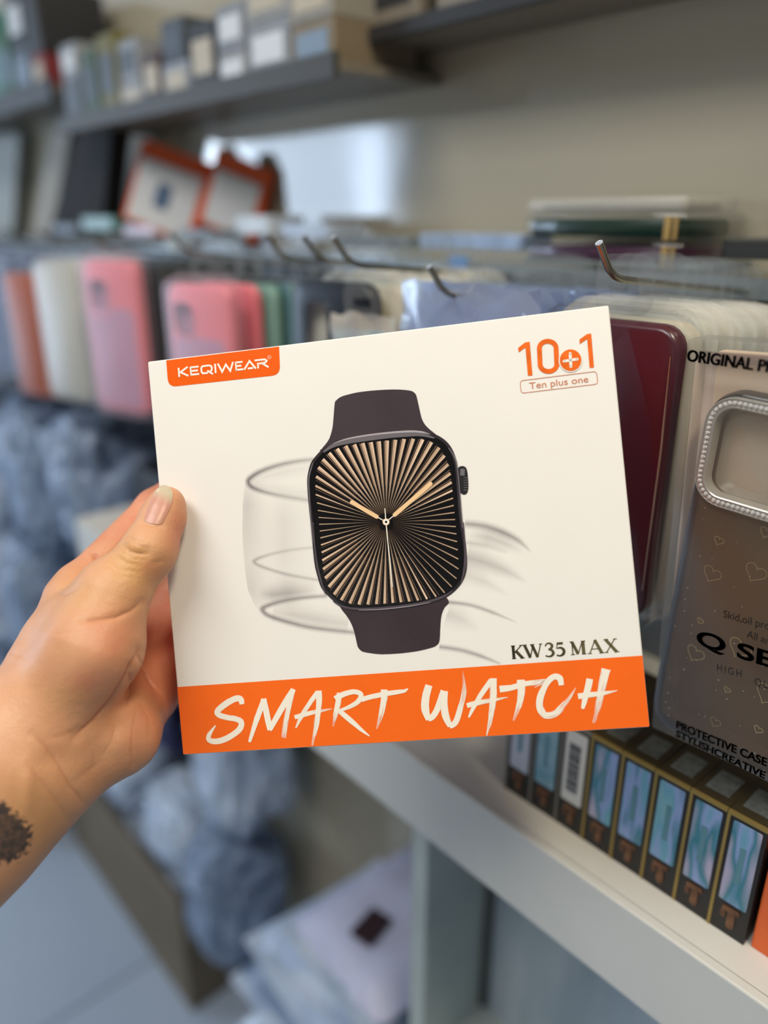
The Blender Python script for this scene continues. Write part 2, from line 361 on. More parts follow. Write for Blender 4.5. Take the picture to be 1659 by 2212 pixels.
# pink columns -------------------------------------------------
PINKC = film('pink_tinted_clear', rgb=(252, 243, 246), haze=0.16, hazecol=(235, 200, 215), base=0.03, rough=0.4)
CORAL = plain('coral_pink_silicone', (234, 142, 150), 0.4)
LILAC = mat('lilac_card', (188, 152, 176), 0.5, var=0.05, vscale=25)
hook(-0.655, 'steel display hook above the smaller looking pink case in the middle', 0.34)
pack('coral pink phone case pack at the upper left corner of the watch box', (-0.640, 0.350, -0.048), 0.22, 0.089, 0.166, 0.014, CORAL, group='packs on the middle pink hook', blister=PINKC, hole=(-0.019, 0.046, 0.028, 0.03, 0.008), card=LILAC, plate=LILAC)
for i, (nm, rgb, lb) in enumerate([('pink_case', (230, 120, 130), 'second pink'), ('seafoam', (130, 165, 152), 'seafoam'), ('deep_teal', (70, 112, 112), 'deep teal'), ('olive_sage', (150, 160, 128), 'olive sage'), ('slate_blue', (84, 102, 158), 'slate blue'), ('warm_stone', (168, 160, 146), 'warm stone')]):
    pack('%s case pack in the stack behind the middle coral pink case' % lb, (-0.640+0.006*i, 0.378+0.0165*i, -0.048-0.001*i), 0.18, 0.088, 0.165, 0.0112, plain(nm, rgb), group='packs on the middle pink hook', blister=MATTE)
hook(-0.85, 'steel display hook above the large coral pink case at the left', 0.345)
pack('large coral pink phone case pack left of the dark stack, fully in view', (-0.832, 0.352, -0.034), 0.30, 0.090, 0.174, 0.015, CORAL, group='packs on the left pink hook', blister=PINKC, hole=(-0.017, 0.043, 0.030, 0.036, 0.008), card=LILAC, plate=LILAC)
for i in range(7):
    pack('charcoal case pack %s behind the large coral pink case' % ORD[i], (-0.824+0.006*i, 0.383+0.0155*i, -0.040), 0.20, 0.088, 0.172, 0.0112, plain('charcoal_case', (44, 48, 50)), group='packs on the left pink hook', blister=film('smoky_clear', rough=0.4, base=0.006, edge=.25, rgb=(190, 195, 198), haze=0.05))
hook(-0.99, 'steel display hook above the pale grey case, next to the large pink one', 0.345)
for i in range(5):
    pack('pale grey case pack left of the large pink case, %s from the front' % ORD[i], (-0.99+0.004*i, 0.352+0.019*i, -0.045), 0.3, 0.084, 0.172, 0.0112, plain('pale_grey_silicone', (190, 190, 182)), group='pale grey packs on the left', blister=MILKY)
hook(-1.12, 'steel display hook above the burnt orange case near the left frame edge', 0.345)
for i, (nm, rgb, lb) in enumerate([('burnt_orange', (176, 84, 44), 'burnt orange'), ('brown_case', (104, 62, 48), 'brown'), ('rust_case', (150, 70, 48), 'rust')]):
    pack('%s case pack near the left edge, beside the pale grey cases' % lb, (-1.12+0.004*i, 0.350+0.022*i, -0.06), 0.3, 0.084, 0.178, 0.0125, plain(nm, rgb), group='packs on the orange hook', blister=MATTE)
hook(-1.25, 'steel display hook above the icy blue packets, leftmost in view', 0.345)
for i in range(5):
    packet('icy blue packet at the left edge of the rack, %s from the front' % ORD[i], (-1.26+0.003*i, 0.345+0.019*i, -0.042), 0.5, 0.10, 0.18, BLUEF, mat('icy_insert', (176, 196, 222), 0.4, var=0.1, vscale=40), 60+i*2.3, 'icy blue packets')
hook(-1.40, 'steel display hook above the slate blue packets past the icy ones', 0.345)
for i in range(4):
    packet('slate blue packet left of the icy blue ones, %s from the front' % ORD[i], (-1.42+0.003*i, 0.345+0.019*i, -0.042), 0.5, 0.11, 0.2, BLUEF, mat('slate_insert', (96, 122, 160), 0.4, var=0.1, vscale=40), 80+i*2.3, 'slate blue packets')

# ------------------------------------------------------------------ text and flat print
def text_geo(s, offset=0.0, space=1.0):
    c = bpy.data.curves.new('lettering', 'FONT'); c.body = s; c.size = 1; c.offset = offset; c.space_character = space
    o = bpy.data.objects.new('lettering', c); COL.objects.link(o)
    dg = bpy.context.evaluated_depsgraph_get(); dg.update()
    me = bpy.data.meshes.new_from_object(o.evaluated_get(dg))
    v = [Vector(x.co) for x in me.vertices]; f = [tuple(p.vertices) for p in me.polygons]
    bpy.data.objects.remove(o); bpy.data.curves.remove(c); bpy.data.meshes.remove(me)
    x0, x1 = min(p.x for p in v), max(p.x for p in v)
    return v, f, x0, x1
def text_on(g, fr, s, p0, p1, cap, off, offset=0.0, space=1.0, skew=0.0, mi=0):
    """letters between baseline points p0,p1 (plane coords through fr) with capital height cap; off = 3-D placer (u,v)->xyz"""
    v, f, x0, x1 = text_geo(s, offset, space)
    a, b = Vector(fr(*p0)), Vector(fr(*p1)); d = b-a; k = d.length/(x1-x0); d.normalize(); n = Vector((-d.y, d.x)); ky = cap/0.73
    pts = []
    for q in v:
        w = a+d*((q.x-x0)*k+skew*q.y*ky)+n*(q.y*ky); pts.append(off(w.x, w.y))
    g.add(pts, f, mi)
def smooth_line(pts, ws, n=6):
    P = [Vector(p) for p in pts]; out = []; wo = []
    for i in range(len(P)-1):
        a, b, c, d = P[max(i-1, 0)], P[i], P[i+1], P[min(i+2, len(P)-1)]
        for k in range(n):
            t = k/n
            out.append(0.5*((2*b)+(c-a)*t+(2*a-5*b+4*c-d)*t*t+(3*b-a-3*c+d)*t**3)); wo.append(ws[i]+(ws[i+1]-ws[i])*t)
    out.append(P[-1]); wo.append(ws[-1]); return out, wo
def ribbon(g, pts, ws, off, across=(-1, 1), curve=6, mi=0, attr=None, closed=False):
    """flat stroke; pts 2-D plane coords, ws full widths; attr(t, s, length) -> tuple stored per vertex"""
    if not isinstance(ws, (list, tuple)): ws = [ws]*len(pts)
    if curve: P, W = smooth_line(pts, ws, curve)
    else: P, W = [Vector(p) for p in pts], list(ws)
    n = len(P); b = len(g.v); k = len(across); ln = 0; vals = []
    for i, p in enumerate(P):
        if closed: t0, t1 = P[i]-P[i-1], P[(i+1) % n]-P[i]
        else: t0, t1 = P[i]-P[max(i-1, 0)], P[min(i+1, n-1)]-P[i]
        if t0.length < 1e-9: t0 = t1
        if t1.length < 1e-9: t1 = t0
        t0, t1 = t0.normalized(), t1.normalized(); t = (t0+t1)
        t = t.normalized() if t.length > 1e-6 else t1
        m = Vector((-t.y, t.x)); sc = 1/max(0.45, m.dot(Vector((-t1.y, t1.x))))
        if i: ln += (P[i]-P[i-1]).length
        for s in across:
            q = p+m*(s*W[i]*0.5*sc); g.v.append(Vector(off(q.x, q.y)))
            if attr: vals.append(attr(i/(n-1), s, ln))
    m_ = n if closed else n-1
    for i in range(m_):
        j = (i+1) % n
        for c in range(k-1):
            g.f.append((b+i*k+c, b+i*k+c+1, b+j*k+c+1, b+j*k+c)); g.m.append(mi)
    return vals

# ------------------------------------------------------------------ the watch box
CORN = [(320, 781), (1317, 659), (1402, 1571), (394, 1631)]
DEPTH_TL = 0.375
rr_ = np.array([[x-829.5, 1106-y, FPX] for x, y in CORN])
dd = np.linalg.solve(np.stack([-rr_[1], rr_[2], -rr_[3]], 1), -rr_[0]); dd = np.array([1, *dd])*DEPTH_TL/FPX
PC = rr_*dd[:, None]                                                # corners, camera space (right, up, forward)
e1 = PC[1]-PC[0]; BW = np.linalg.norm(e1); e1 /= BW
e2 = PC[3]-PC[0]; e2 -= e1*(e2@e1); BH = np.linalg.norm(e2); e2 /= BH
en = np.cross(e1, -e2)                                               # camera space is left handed as (r,u,f)
if en[2] > 0: en = -en
BC = PC.mean(0); BT = 0.032
def c2w(p): return R_AX*float(p[0])+U_AX*float(p[1])+F_AX*float(p[2])
EX, EY, EZ = c2w(e1), c2w(-e2), c2w(en)
BM = Matrix((EX, EY, EZ)).transposed().to_4x4(); BM.translation = c2w(BC)+Vector((0, 0, H))
PXM = 0.36/FPX                                                       # metres per photo pixel on the box face
def bp(px, py):
    d = np.array([px-829.5, 1106-py, FPX]); t = (BC@en)/(d@en); q = d*t-BC
    return float(q@e1), float(-(q@e2))
wb = bpy.data.objects.new('smartwatch_box', None); COL.objects.link(wb); wb.matrix_world = BM; wb.empty_display_size = 0.03
setp(wb, 'white and orange smartwatch box held in the hand, with a printed square watch', 'box')
LAY = 0.00010
def lay(k): return lambda u, v: (u, v, k*LAY)
def zA(s, x0, y0): return lambda p: bp(x0+p[0]/s, y0+p[1]/s)
WHITE_CARD = mat('white_coated_card', (238, 236, 231), 0.34, var=0.006, vscale=30)
g = G(); LL = lambda ins, z, r=0.0008: [(x, y, z) for x, y in rrect(BW-2*ins, BH-2*ins, r, 2)]
g.loft([LL(0.0006, 0)], c0=True, c1=False, mi=0)
g.f = [f[::-1] for f in g.f]
g.loft([LL(0.0006, 0), LL(0.0002, -0.0002), LL(0, -0.0006)], c0=False, c1=False, mi=0)
g.loft([LL(0, -0.0006), LL(0, -BT+0.0006), LL(0.0005, -BT)], c0=False, c1=True, mi=1)
part('carton', g, [WHITE_CARD, ORANGE], wb)
# orange band with title
g = G(); q = [bp(383.5, 1484), bp(1388, 1416)]
g.poly([(-BW/2+0.0002, -BH/2+0.0004, LAY), (BW/2-0.0002, -BH/2+0.0004, LAY), (BW/2-0.0002, q[1][1], LAY), (-BW/2+0.0002, q[0][1], LAY)])
band = part('title_band', g, mat('band_orange', (250, 108, 20), 0.36, var=0.015, vscale=60), wb, recalc=False)
def brush_material():
    m, nt, p, out = nodes('brushed_white_ink')
    p.inputs['Base Color'].default_value = (*L3((246, 240, 226)), 1); p.inputs['Roughness'].default_value = 0.3
    at = nt.nodes.new('ShaderNodeAttribute'); at.attribute_name = 'st'
    sx = nt.nodes.new('ShaderNodeSeparateXYZ'); nt.links.new(at.outputs['Vector'], sx.inputs[0])
    mp = nt.nodes.new('ShaderNodeMapping'); mp.inputs['Scale'].default_value = (110, 9.5, 0)
    nt.links.new(at.outputs['Vector'], mp.inputs[0])
    n = nt.nodes.new('ShaderNodeTexNoise'); n.inputs['Scale'].default_value = 1; n.inputs['Detail'].default_value = 3
    nt.links.new(mp.outputs[0], n.inputs[0])
    ab = nt.nodes.new('ShaderNodeMath'); ab.operation = 'ABSOLUTE'; nt.links.new(sx.outputs['Y'], ab.inputs[0])
    pw = nt.nodes.new('ShaderNodeMath'); pw.operation = 'POWER'; pw.inputs[1].default_value = 6; nt.links.new(ab.outputs[0], pw.inputs[0])
    ed = nt.nodes.new('ShaderNodeMath'); ed.operation = 'MULTIPLY'; ed.inputs[1].default_value = 0.34; nt.links.new(pw.outputs[0], ed.inputs[0])
    dr = nt.nodes.new('ShaderNodeMath'); dr.operation = 'MULTIPLY_ADD'; dr.inputs[1].default_value = 0.58; nt.links.new(sx.outputs['Z'], dr.inputs[0]); nt.links.new(ed.outputs[0], dr.inputs[2])
    ad = nt.nodes.new('ShaderNodeMath'); ad.operation = 'ADD'; ad.inputs[1].default_value = 0.19; nt.links.new(dr.outputs[0], ad.inputs[0])
    gt = nt.nodes.new('ShaderNodeMath'); gt.operation = 'GREATER_THAN'; nt.links.new(n.outputs['Fac'], gt.inputs[0]); nt.links.new(ad.outputs[0], gt.inputs[1])
    nt.links.new(gt.outputs[0], p.inputs['Alpha']); return m
A3 = zA(3.318, 360, 1180); B3 = zA(2.860, 840, 1180)
def z_to_px(s): return PXM/s
title = G(); ST = []
def brush(fn, s, pts, ws, dry0=0.0, dry1=0.0, curve=7):
    P = [fn(p) for p in pts]; W = [w*PXM/s*1.03 for w in ws]
    seed = len(ST)*0.37
    ST.extend(ribbon(title, P, W, lay(2.0+0.12*(len(ST) % 7)), across=(-1, -0.6, -0.2, 0.2, 0.6, 1), curve=curve,
                     attr=lambda t, sd, l: (l+seed, sd+seed*3 if False else sd, dry0+(dry1-dry0)*t)))
a = lambda pts, ws, d0=0., d1=0., c=7: brush(A3, 3.318, pts, ws, d0, d1, c)
b = lambda pts, ws, d0=0., d1=0., c=7: brush(B3, 2.860, pts, ws, d0, d1, c)
a([(540, 1132), (532, 1098), (500, 1090), (430, 1125), (368, 1178), (375, 1207), (430, 1226), (500, 1238), (537, 1262), (520, 1315), (440, 1372), (360, 1398), (306, 1388), (306, 1350), (352, 1283)], [34, 44, 46, 46, 44, 42, 42, 42, 44, 46, 46, 44, 40, 36, 8], 0, .25)
a([(594, 1403), (612, 1345), (650, 1230), (700, 1095)], [22, 32, 42, 40], .35, 0)
a([(694, 1092), (712, 1170), (728, 1250), (742, 1318)], [44, 46, 44, 36])
a([(738, 1316), (790, 1225), (850, 1120), (910, 1025)], [34, 42, 44, 38])
a([(908, 1022), (882, 1120), (858, 1240), (838, 1372)], [36, 42, 44, 40], .1, .5)
a([(926, 1303), (960, 1230), (1015, 1140), (1080, 1045)], [14, 34, 36, 32], .45, .1)
a([(1090, 1034), (1092, 1130), (1075, 1270), (1045, 1428)], [44, 46, 42, 18], 0, .5)
a([(918, 1226), (985, 1206), (1080, 1184), (1190, 1164)], [30, 36, 30, 6], 0, .5)
a([(1238, 1050), (1228, 1130), (1208, 1220), (1192, 1292)], [40, 44, 36, 14], .1, .6)
a([(1208, 1094), (1262, 1062), (1340, 1042), (1392, 1060), (1376, 1108), (1310, 1150), (1228, 1180)], [42, 42, 36, 36, 38, 34, 20], 0, .3)
a([(1236, 1178), (1310, 1240), (1390, 1310), (1455, 1360)], [36, 40, 30, 8], 0, .4)
a([(1396, 1098), (1470, 1078), (1570, 1056), (1640, 1046), (1700, 1036), (1730, 1020)], [36, 36, 38, 36, 30, 10], 0, .35)
a([(1560, 1026), (1558, 1100), (1538, 1200), (1506, 1308)], [48, 48, 42, 16], 0, .6)
b([(248, 858), (226, 940), (226, 1010), (246, 1072)], [44, 48, 48, 30])
b([(242, 1068), (272, 1050), (308, 985), (340, 892)], [30, 36, 40, 40])
b([(344, 893), (340, 970), (352, 1050), (380, 1112)], [42, 44, 44, 30])
b([(374, 1112), (412, 1085), (444, 990), (466, 880), (455, 768)], [30, 38, 38, 36, 4], 0, .65)
b([(494, 1058), (520, 1000), (570, 915), (632, 828)], [12, 28, 34, 32], .4, .1)
b([(645, 815), (646, 910), (634, 1030), (604, 1170)], [42, 44, 38, 10], 0, .5)
b([(482, 984), (540, 968), (640, 950), (738, 932)], [28, 34, 28, 4], 0, .55)
b([(684, 882), (760, 872), (830, 850), (900, 842), (966, 832), (900, 872)], [40, 36, 34, 36, 24, 5], 0, .5)
b([(815, 824), (818, 900), (802, 985), (768, 1078)], [46, 46, 40, 14], 0, .6)
b([(1066, 858), (1056, 815), (1018, 806), (972, 850), (936, 930), (934, 1000), (968, 1042), (1030, 1030), (1080, 978), (1120, 930), (1156, 870)], [30, 38, 36, 38, 42, 46, 48, 46, 38, 24, 3], 0, .5)
b([(1240, 818), (1228, 880), (1210, 950), (1196, 1004)], [40, 40, 34, 18], 0, .2)
b([(1168, 926), (1230, 918), (1320, 908), (1412, 890)], [34, 34, 28, 4], 0, .4)
b([(1342, 758), (1318, 860), (1294, 980), (1266, 1092)], [54, 50, 44, 22], .1, .6)
title.attr['st'] = ('FLOAT_VECTOR', ST)
part('title_lettering', title, brush_material(), band, recalc=False)

# brand tab
Z1 = zA(3.016, 310, 640); INK_O = mat('tab_orange', (242, 98, 18), 0.22, var=0.015, vscale=60)
TL_, TR_ = Z1((148, 416)), Z1((884, 334)); BR_, BL_ = Z1((891, 512)), Z1((162, 592))
def quad_round(tl, tr, br, bl, r, z, top_square=True):
    tl, tr, br, bl = map(Vector, (tl, tr, br, bl)); pts = [tl, tr] if top_square else []
    def corner(p, a, b2):
        d1 = (a-p).normalized()*r; d2 = (b2-p).normalized()*r; s, e = p+d1, p+d2
        return [s.lerp(p, t).lerp(p.lerp(e, t), t) for t in [k/6 for k in range(7)]]
    if not top_square: pts += corner(tl, bl, tr)+corner(tr, tl, br)
    pts += corner(br, tr, bl)+corner(bl, br, tl)
    return [(q.x, q.y, z) for q in pts]
g = G(); topv = BH/2-0.0005
tlq = Vector(TL_); trq = Vector(TR_); tlq.y = topv; trq.y = topv
g.poly(quad_round(tlq, trq, BR_, BL_, 0.0042, LAY)[::-1])
tabp = part('brand_tab', g, INK_O, wb, recalc=False)
# brand letters as strokes in the frame of the baseline
g = G(); b0, b1 = Vector(Z1((226, 527))), Vector(Z1((822, 463))); dx = (b1-b0); LW = dx.length; dx.normalize(); dy = Vector((-dx.y, dx.x))
LHt = 62*PXM/3.016
def bl(x, y): q = b0+dx*(x*LW)+dy*(y*LHt); return (q.x, q.y)
def st(pts, w=0.20, c=0): ribbon(g, [bl(*p) for p in pts], w*LHt, lay(2.2), curve=c)
st([(.014, 0), (.014, 1.0)]); st([(.115, 1.0), (.03, .5), (.115, 0.02)], .2)
st([(.235, .9), (.145, .9)]); st([(.145, .5), (.225, .5)]); st([(.145, 1.0), (.145, 0.0)], .17); st([(.137, .1), (.235, .1)])
st([(.33, .1), (.275, .12), (.262, .3), (.262, .7), (.275, .88), (.30, .9), (.35, .9), (.372, .8), (.378, .6), (.372, .35), (.36, .22)], .2); st([(.325, .36), (.385, -.08)], .2)
st([(.415, 0), (.415, 1.0)])
st([(.445, 1.0), (.487, .06), (.532, .8), (.575, .06), (.612, 1.0)], .2)
st([(.715, .9), (.635, .9)]); st([(.635, .5), (.70, .5)]); st([(.64, 1.0), (.64, 0.0)], .17); st([(.63, .1), (.715, .1)])
st([(.725, 0.02), (.79, .9), (.853, .02)], .2); st([(.765, .12), (.825, .12)], .2)
st([(.845, .9), (.955, .9), (.975, .75), (.96, .55), (.89, .5)], .2); st([(.925, .5), (.99, 0.02)], .2); st([(.878, .62), (.878, 0)], .18)
part('brand_lettering', g, mat('tab_white_ink', (244, 240, 232), 0.3), tabp, recalc=False)
g = G(); cc = Vector(Z1((821, 397))); ribbon(g, [(cc.x+math.cos(t)*12*PXM/3, cc.y+math.sin(t)*12*PXM/3) for t in [k*math.pi/8 for k in range(16)]], 3*PXM/3, lay(2.2), curve=0, closed=True)
text_on(g, lambda x, y: Z1((x, y)), 'R', (816, 404), (827, 402), 13*PXM/3, lay(2.2))
part('registered_mark', g, mat('peach_ink', (250, 200, 165), 0.4), tabp, recalc=False)

# 10+1 emblem
Z7 = zA(6.381, 1080, 700); s7 = PXM/6.381
em = G(); OI, WI = 0, 1
for pts in ([(250, 330), (345, 254), (409, 245), (447, 708), (385, 713), (352, 324), (258, 390)], [(1095, 215), (1196, 140), (1256, 130), (1295, 600), (1235, 603), (1202, 206), (1100, 277)]):
    em.poly([(*Z7(p), 2*LAY) for p in pts][::-1], OI)
ax = Vector((665-640, 0))
cl = []
for k in range(20): t = math.pi+math.pi*k/19; cl.append((658+115*math.cos(t)+0, 335+98*math.sin(t)))
for k in range(20): t = math.pi*k/19; cl.append((668+115*math.cos(t), 555+98*math.sin(t)))
ribbon(em, [Z7(p) for p in cl], 64*s7, lay(2), curve=0, closed=True)
def disc(c, r, k, mi, n=40): em.poly([(*Z7((c[0]+r*math.cos(2*math.pi*i/n), c[1]+r*math.sin(2*math.pi*i/n))), k*LAY) for i in range(n)][::-1], mi)
disc((972, 500), 166, 3, WI); disc((972, 500), 149, 4, OI)
ribbon(em, [Z7((965, 408)), Z7((976, 590))], 38*s7, lay(5), curve=0, mi=WI); ribbon(em, [Z7((880, 515)), Z7((1062, 486))], 36*s7, lay(5), curve=0, mi=WI)
for c in ((965, 408), (976, 590), (880, 515), (1062, 486)): disc(c, 18.5, 5, WI, 16)
EMO = mat('embossed_orange', (240, 110, 30), 0.2, coat=0.4, var=0.12, vscale=160)
part('plus_emblem', em, [EMO, WHITE_CARD], wb, recalc=False)
g = G(); fr_ = quad_round(Z7((276, 782)), Z7((1330, 652)), Z7((1350, 826)), Z7((292, 954)), 46*s7, 0, False)
ribbon(g, [(p[0], p[1]) for p in fr_], 8*s7, lay(2), curve=0, closed=True)
text_on(g, lambda x, y: Z7((x, y)), 'Ten plus one', (408, 897), (1220, 800), 92*s7, lay(2), offset=0.0)
part('caption_lettering', g, mat('copper_ink', (206, 128, 92), 0.35), wb, recalc=False)

# model lettering, serif
g = G(); sB = PXM/2.86
m0, m1 = Vector(B3((752, 697))), Vector(B3((1425, 652))); mdx = m1-m0; ML = mdx.length; mdx.normalize(); mdy = Vector((-mdx.y, mdx.x)); MH = 82*sB
def ml(x, y): q = m0+mdx*(x*ML/673)+mdy*(y*MH); return (q.x, q.y)
def ms(pts, w, c=0): ribbon(g, [ml(*p) for p in pts], [k*sB for k in (w if isinstance(w, (list, tuple)) else [w]*len(pts))], lay(2), curve=c)
TK, TN = 17, 6
def serif(x, y, w=26): ms([(x-w/2, y), (x+w/2, y)], 5)
def ser2(x): serif(x, .03); serif(x, .97)
ms([(22, 0), (22, 1)], TK); ser2(22); ms([(74, .97), (28, .45)], TN); ms([(36, .6), (76, .02)], TK); serif(72, .97, 22); serif(76, .03, 26)
ms([(94, .97), (124, .02)], TK); ms([(124, .02), (146, .9)], TN); ms([(140, .97), (170, .02)], TK); ms([(170, .02), (194, .95)], TN); serif(94, .97, 28); serif(142, .97, 26); serif(194, .97, 20)
ms([(222, .78), (232, .95), (250, .98), (264, .82), (258, .62), (240, .53)], [8, 8, 10, 16, 14, 6], 5); ms([(240, .53), (262, .44), (268, .22), (254, .04), (232, .02), (220, .1)], [6, 14, 17, 12, 7, 10], 5)
ms([(332, .92), (296, .92)], 14); ms([(297, .98), (292, .55)], 5); ms([(292, .56), (316, .6), (334, .42), (330, .14), (308, .01), (288, .08)], [5, 12, 17, 16, 9, 8], 5)
ms([(388, 0), (388, .97)], TN); ms([(388, .97), (420, .05)], TK); ms([(420, .05), (452, .97)], TN); ms([(455, 0), (455, .97)], TK+2); serif(388, .03, 24); serif(384, .97, 20); ser2(457)
ms([(492, .03), (530, 1.0)], TN); ms([(528, 1.0), (566, 0)], TK+1); ms([(504, .34), (550, .34)], 5); serif(492, .03, 24); serif(566, .03, 30)
ms([(594, .98), (656, .02)], TK+1); ms([(650, .98), (594, .02)], TN); serif(596, .97, 28); serif(652, .97, 22); serif(594, .03, 22); serif(658, .03, 28)
part('model_lettering', g, mat('bronze_foil', (140, 126, 86), 0.25, 0.55, rgb2=(70, 64, 46), vscale=45), wb, recalc=False)

# ghost motion swirls behind the watch (soft printed ink)
def soft_ink():
    m, nt, p, out = nodes('soft_grey_ink'); p.inputs['Base Color'].default_value = (*L3((128, 118, 124)), 1); p.inputs['Roughness'].default_value = 0.36
    at = nt.nodes.new('ShaderNodeAttribute'); at.attribute_name = 'ink'; nt.links.new(at.outputs['Fac'], p.inputs['Alpha']); return m
sw = G(); INK = []
def soft(fn, s, pts, ws, al, fade=True, side=0):
    big = max(ws)*PXM/s > 0.012
    ws = ws if big else [w*1.7 for w in ws]
    if big: al = [x*math.sin(math.pi*(0.5+i)/len(al)) for i, x in enumerate(al)]; al[0] = al[-1] = 0.0
    else: al = [x*.72 for x in al]
    cs = (-1, -0.6, -0.25, 0, 0.25, 0.6, 1)
    def f(t, sd, l):
        k = (1-abs(sd))**1.5 if side == 0 else max(0, (1-(sd*side*0.5+0.5)))**1.3*(1 if abs(sd) < 0.99 or sd*side > 0 else 0.75)
        i = t*(len(al)-1); j = min(int(i), len(al)-2); a_ = al[j]+(al[j+1]-al[j])*(i-j)
        return (a_*k,)
    n0 = len(sw.v)
    INK.extend(ribbon(sw, [fn(p) for p in pts], [w*PXM/s for w in ws], lay(0.5+0.04*len(INK)/100), across=cs, curve=9, attr=f))
FP = lambda p: bp(*p)
soft(Z1, 3.016, [(1110, 1062), (1000, 1075), (880, 1100), (770, 1138), (700, 1180), (683, 1210), (710, 1245), (790, 1275), (900, 1300), (1090, 1332)], [30, 34, 36, 36, 36, 34, 34, 34, 34, 34], [.35, .5, .6, .8, 1, 1, .9, .6, .4, .3])
soft(Z1, 3.016, [(1110, 1110), (900, 1150), (720, 1210), (900, 1262), (1090, 1290)], [90, 80, 40, 80, 90], [.05, .12, .1, .12, .05])
soft(FP, 1, [(552, 1030), (553, 1090), (554, 1150), (556, 1210), (562, 1270), (574, 1320)], [44, 60, 64, 60, 56, 30], [.3, .34, .2, .14, .3, .3], side=1)
soft(FP, 1, [(610, 1060), (612, 1120), (614, 1180), (616, 1230), (620, 1280), (624, 1320)], [150, 160, 160, 150, 140, 110], [.12, .14, .10, .06, .22, .2])
soft(A3, 3.318, [(1080, 5), (900, 25), (740, 58), (640, 95), (632, 118), (700, 152), (880, 205), (1090, 242)], [24, 24, 26, 28, 28, 28, 26, 26], [.2, .22, .3, .45, .45, .42, .36, .28])
soft(A3, 3.318, [(1150, 355), (980, 368), (820, 395), (700, 435), (690, 462), (740, 500), (880, 545), (1060, 585), (1390, 622)], [30, 30, 32, 36, 36, 36, 36, 36, 34], [.5, .55, .6, .8, .85, .8, .7, .6, .5])
soft(A3, 3.318, [(660, 330), (760, 345), (900, 330), (1080, 310)], [170, 190, 190, 160], [.1, .3, .25, .12])
soft(A3, 3.318, [(760, 470), (900, 490), (1060, 520), (1300, 560)], [90, 120, 130, 110], [.1, .26, .24, .16])
Z2 = zA(2.765, 820, 640)
SINK = soft_ink()
def end_swirl():
    global sw, INK
    sw.attr['ink'] = ('FLOAT', INK); part('motion_swirl', sw, SINK, wb, recalc=False); sw = G(); INK = []
end_swirl()
soft(Z2, 2.765, [(510, 1358), (620, 1372), (730, 1408), (830, 1460), (905, 1530)], [40, 44, 44, 34, 8], [.6, .6, .7, .55, .1])
soft(Z2, 2.765, [(520, 1430), (640, 1440), (760, 1480), (860, 1530)], [150, 160, 130, 40], [.28, .25, .2, .05])
soft(Z2, 2.765, [(520, 1470), (640, 1490), (760, 1530)], [30, 34, 20], [.25, .2, .05])
soft(B3, 2.86, [(480, 70), (580, 95), (720, 150), (850, 222)], [130, 110, 70, 10], [.4, .38, .3, .05])
soft(B3, 2.86, [(470, 180), (580, 215), (740, 305)], [100, 80, 10], [.2, .18, .03])
soft(B3, 2.86, [(370, 345), (500, 362), (640, 408), (795, 474)], [26, 26, 24, 8], [.6, .5, .5, .1])
soft(B3, 2.86, [(360, 420), (440, 450), (560, 520)], [110, 110, 30], [.25, .18, .03])
soft(B3, 2.86, [(312, 620), (440, 640), (560, 675), (690, 726)], [30, 30, 28, 14], [.6, .55, .6, .3])
end_swirl()

# printed watch -------------------------------------------------
Z5 = zA(4.1475, 640, 820); Z6 = zA(4.1475, 640, 1080); s5 = PXM/4.1475
def P5(l, k): return [(*Z5(p), k*LAY) for p in l]
def P6(l, k): return [(*Z6(p), k*LAY) for p in l]
def smoothed(pts, n=5):
    P = [Vector(p) for p in pts]; N = len(P); out = []
    for i in range(N):
        a_, b_, c_, d_ = P[i-1], P[i], P[(i+1) % N], P[(i+2) % N]
        for k in range(n):
            t = k/n; out.append(0.5*((2*b_)+(c_-a_)*t+(2*a_-5*b_+4*c_-d_)*t*t+(3*b_-a_-3*c_+d_)*t**3))
    return out
g = G()
STRAP = mat('strap_print', (70, 60, 66), 0.28, rgb2=(58, 48, 53), vscale=12, coat=0.15)
top = P5([(345, 215), (355, 190), (400, 155), (470, 133), (550, 115), (660, 101), (780, 92), (880, 89), (960, 92), (1030, 102), (1065, 125), (1080, 160), (1105, 270), (1125, 350), (1155, 405), (1200, 450), (1260, 500), (1300, 560), (1000, 640), (600, 680), (240, 640), (230, 620), (270, 570), (300, 520), (325, 430), (335, 330)], 2)
bot = P6([(380, 890), (400, 968), (450, 1035), (490, 1100), (520, 1180), (545, 1290), (555, 1320), (580, 1348), (620, 1363), (750, 1380), (900, 1375), (1000, 1365), (1100, 1350), (1220, 1320), (1265, 1295), (1282, 1265), (1287, 1220), (1290, 1150), (1300, 1040), (1328, 965), (1368, 912), (1290, 850), (1000, 840), (600, 860)], 2)
outer = [(*Z5(p), 0) for p in [(135, 740), (110, 820), (99, 900), (103, 1010), (113, 1130), (125, 1250)]]+[(*Z6(p), 0) for p in [(141, 330), (163, 560), (190, 680), (228, 790), (300, 872), (390, 945), (480, 985), (600, 1000), (760, 991), (900, 978), (1040, 962), (1180, 935), (1310, 890), (1410, 825), (1485, 740), (1522, 645), (1530, 540), (1518, 380)]]+[(*Z5(p), 0) for p in [(1490, 1270), (1476, 1130), (1465, 980), (1450, 810), (1430, 705), (1390, 610), (1330, 540), (1240, 488), (1120, 462), (980, 458), (800, 474), (600, 500), (430, 530), (330, 566), (235, 625), (180, 680)]]
ov = [Vector(p) for p in smoothed([Vector((p[0], p[1])) for p in outer], 4)]
cen = sum(ov, Vector((0, 0)))/len(ov)
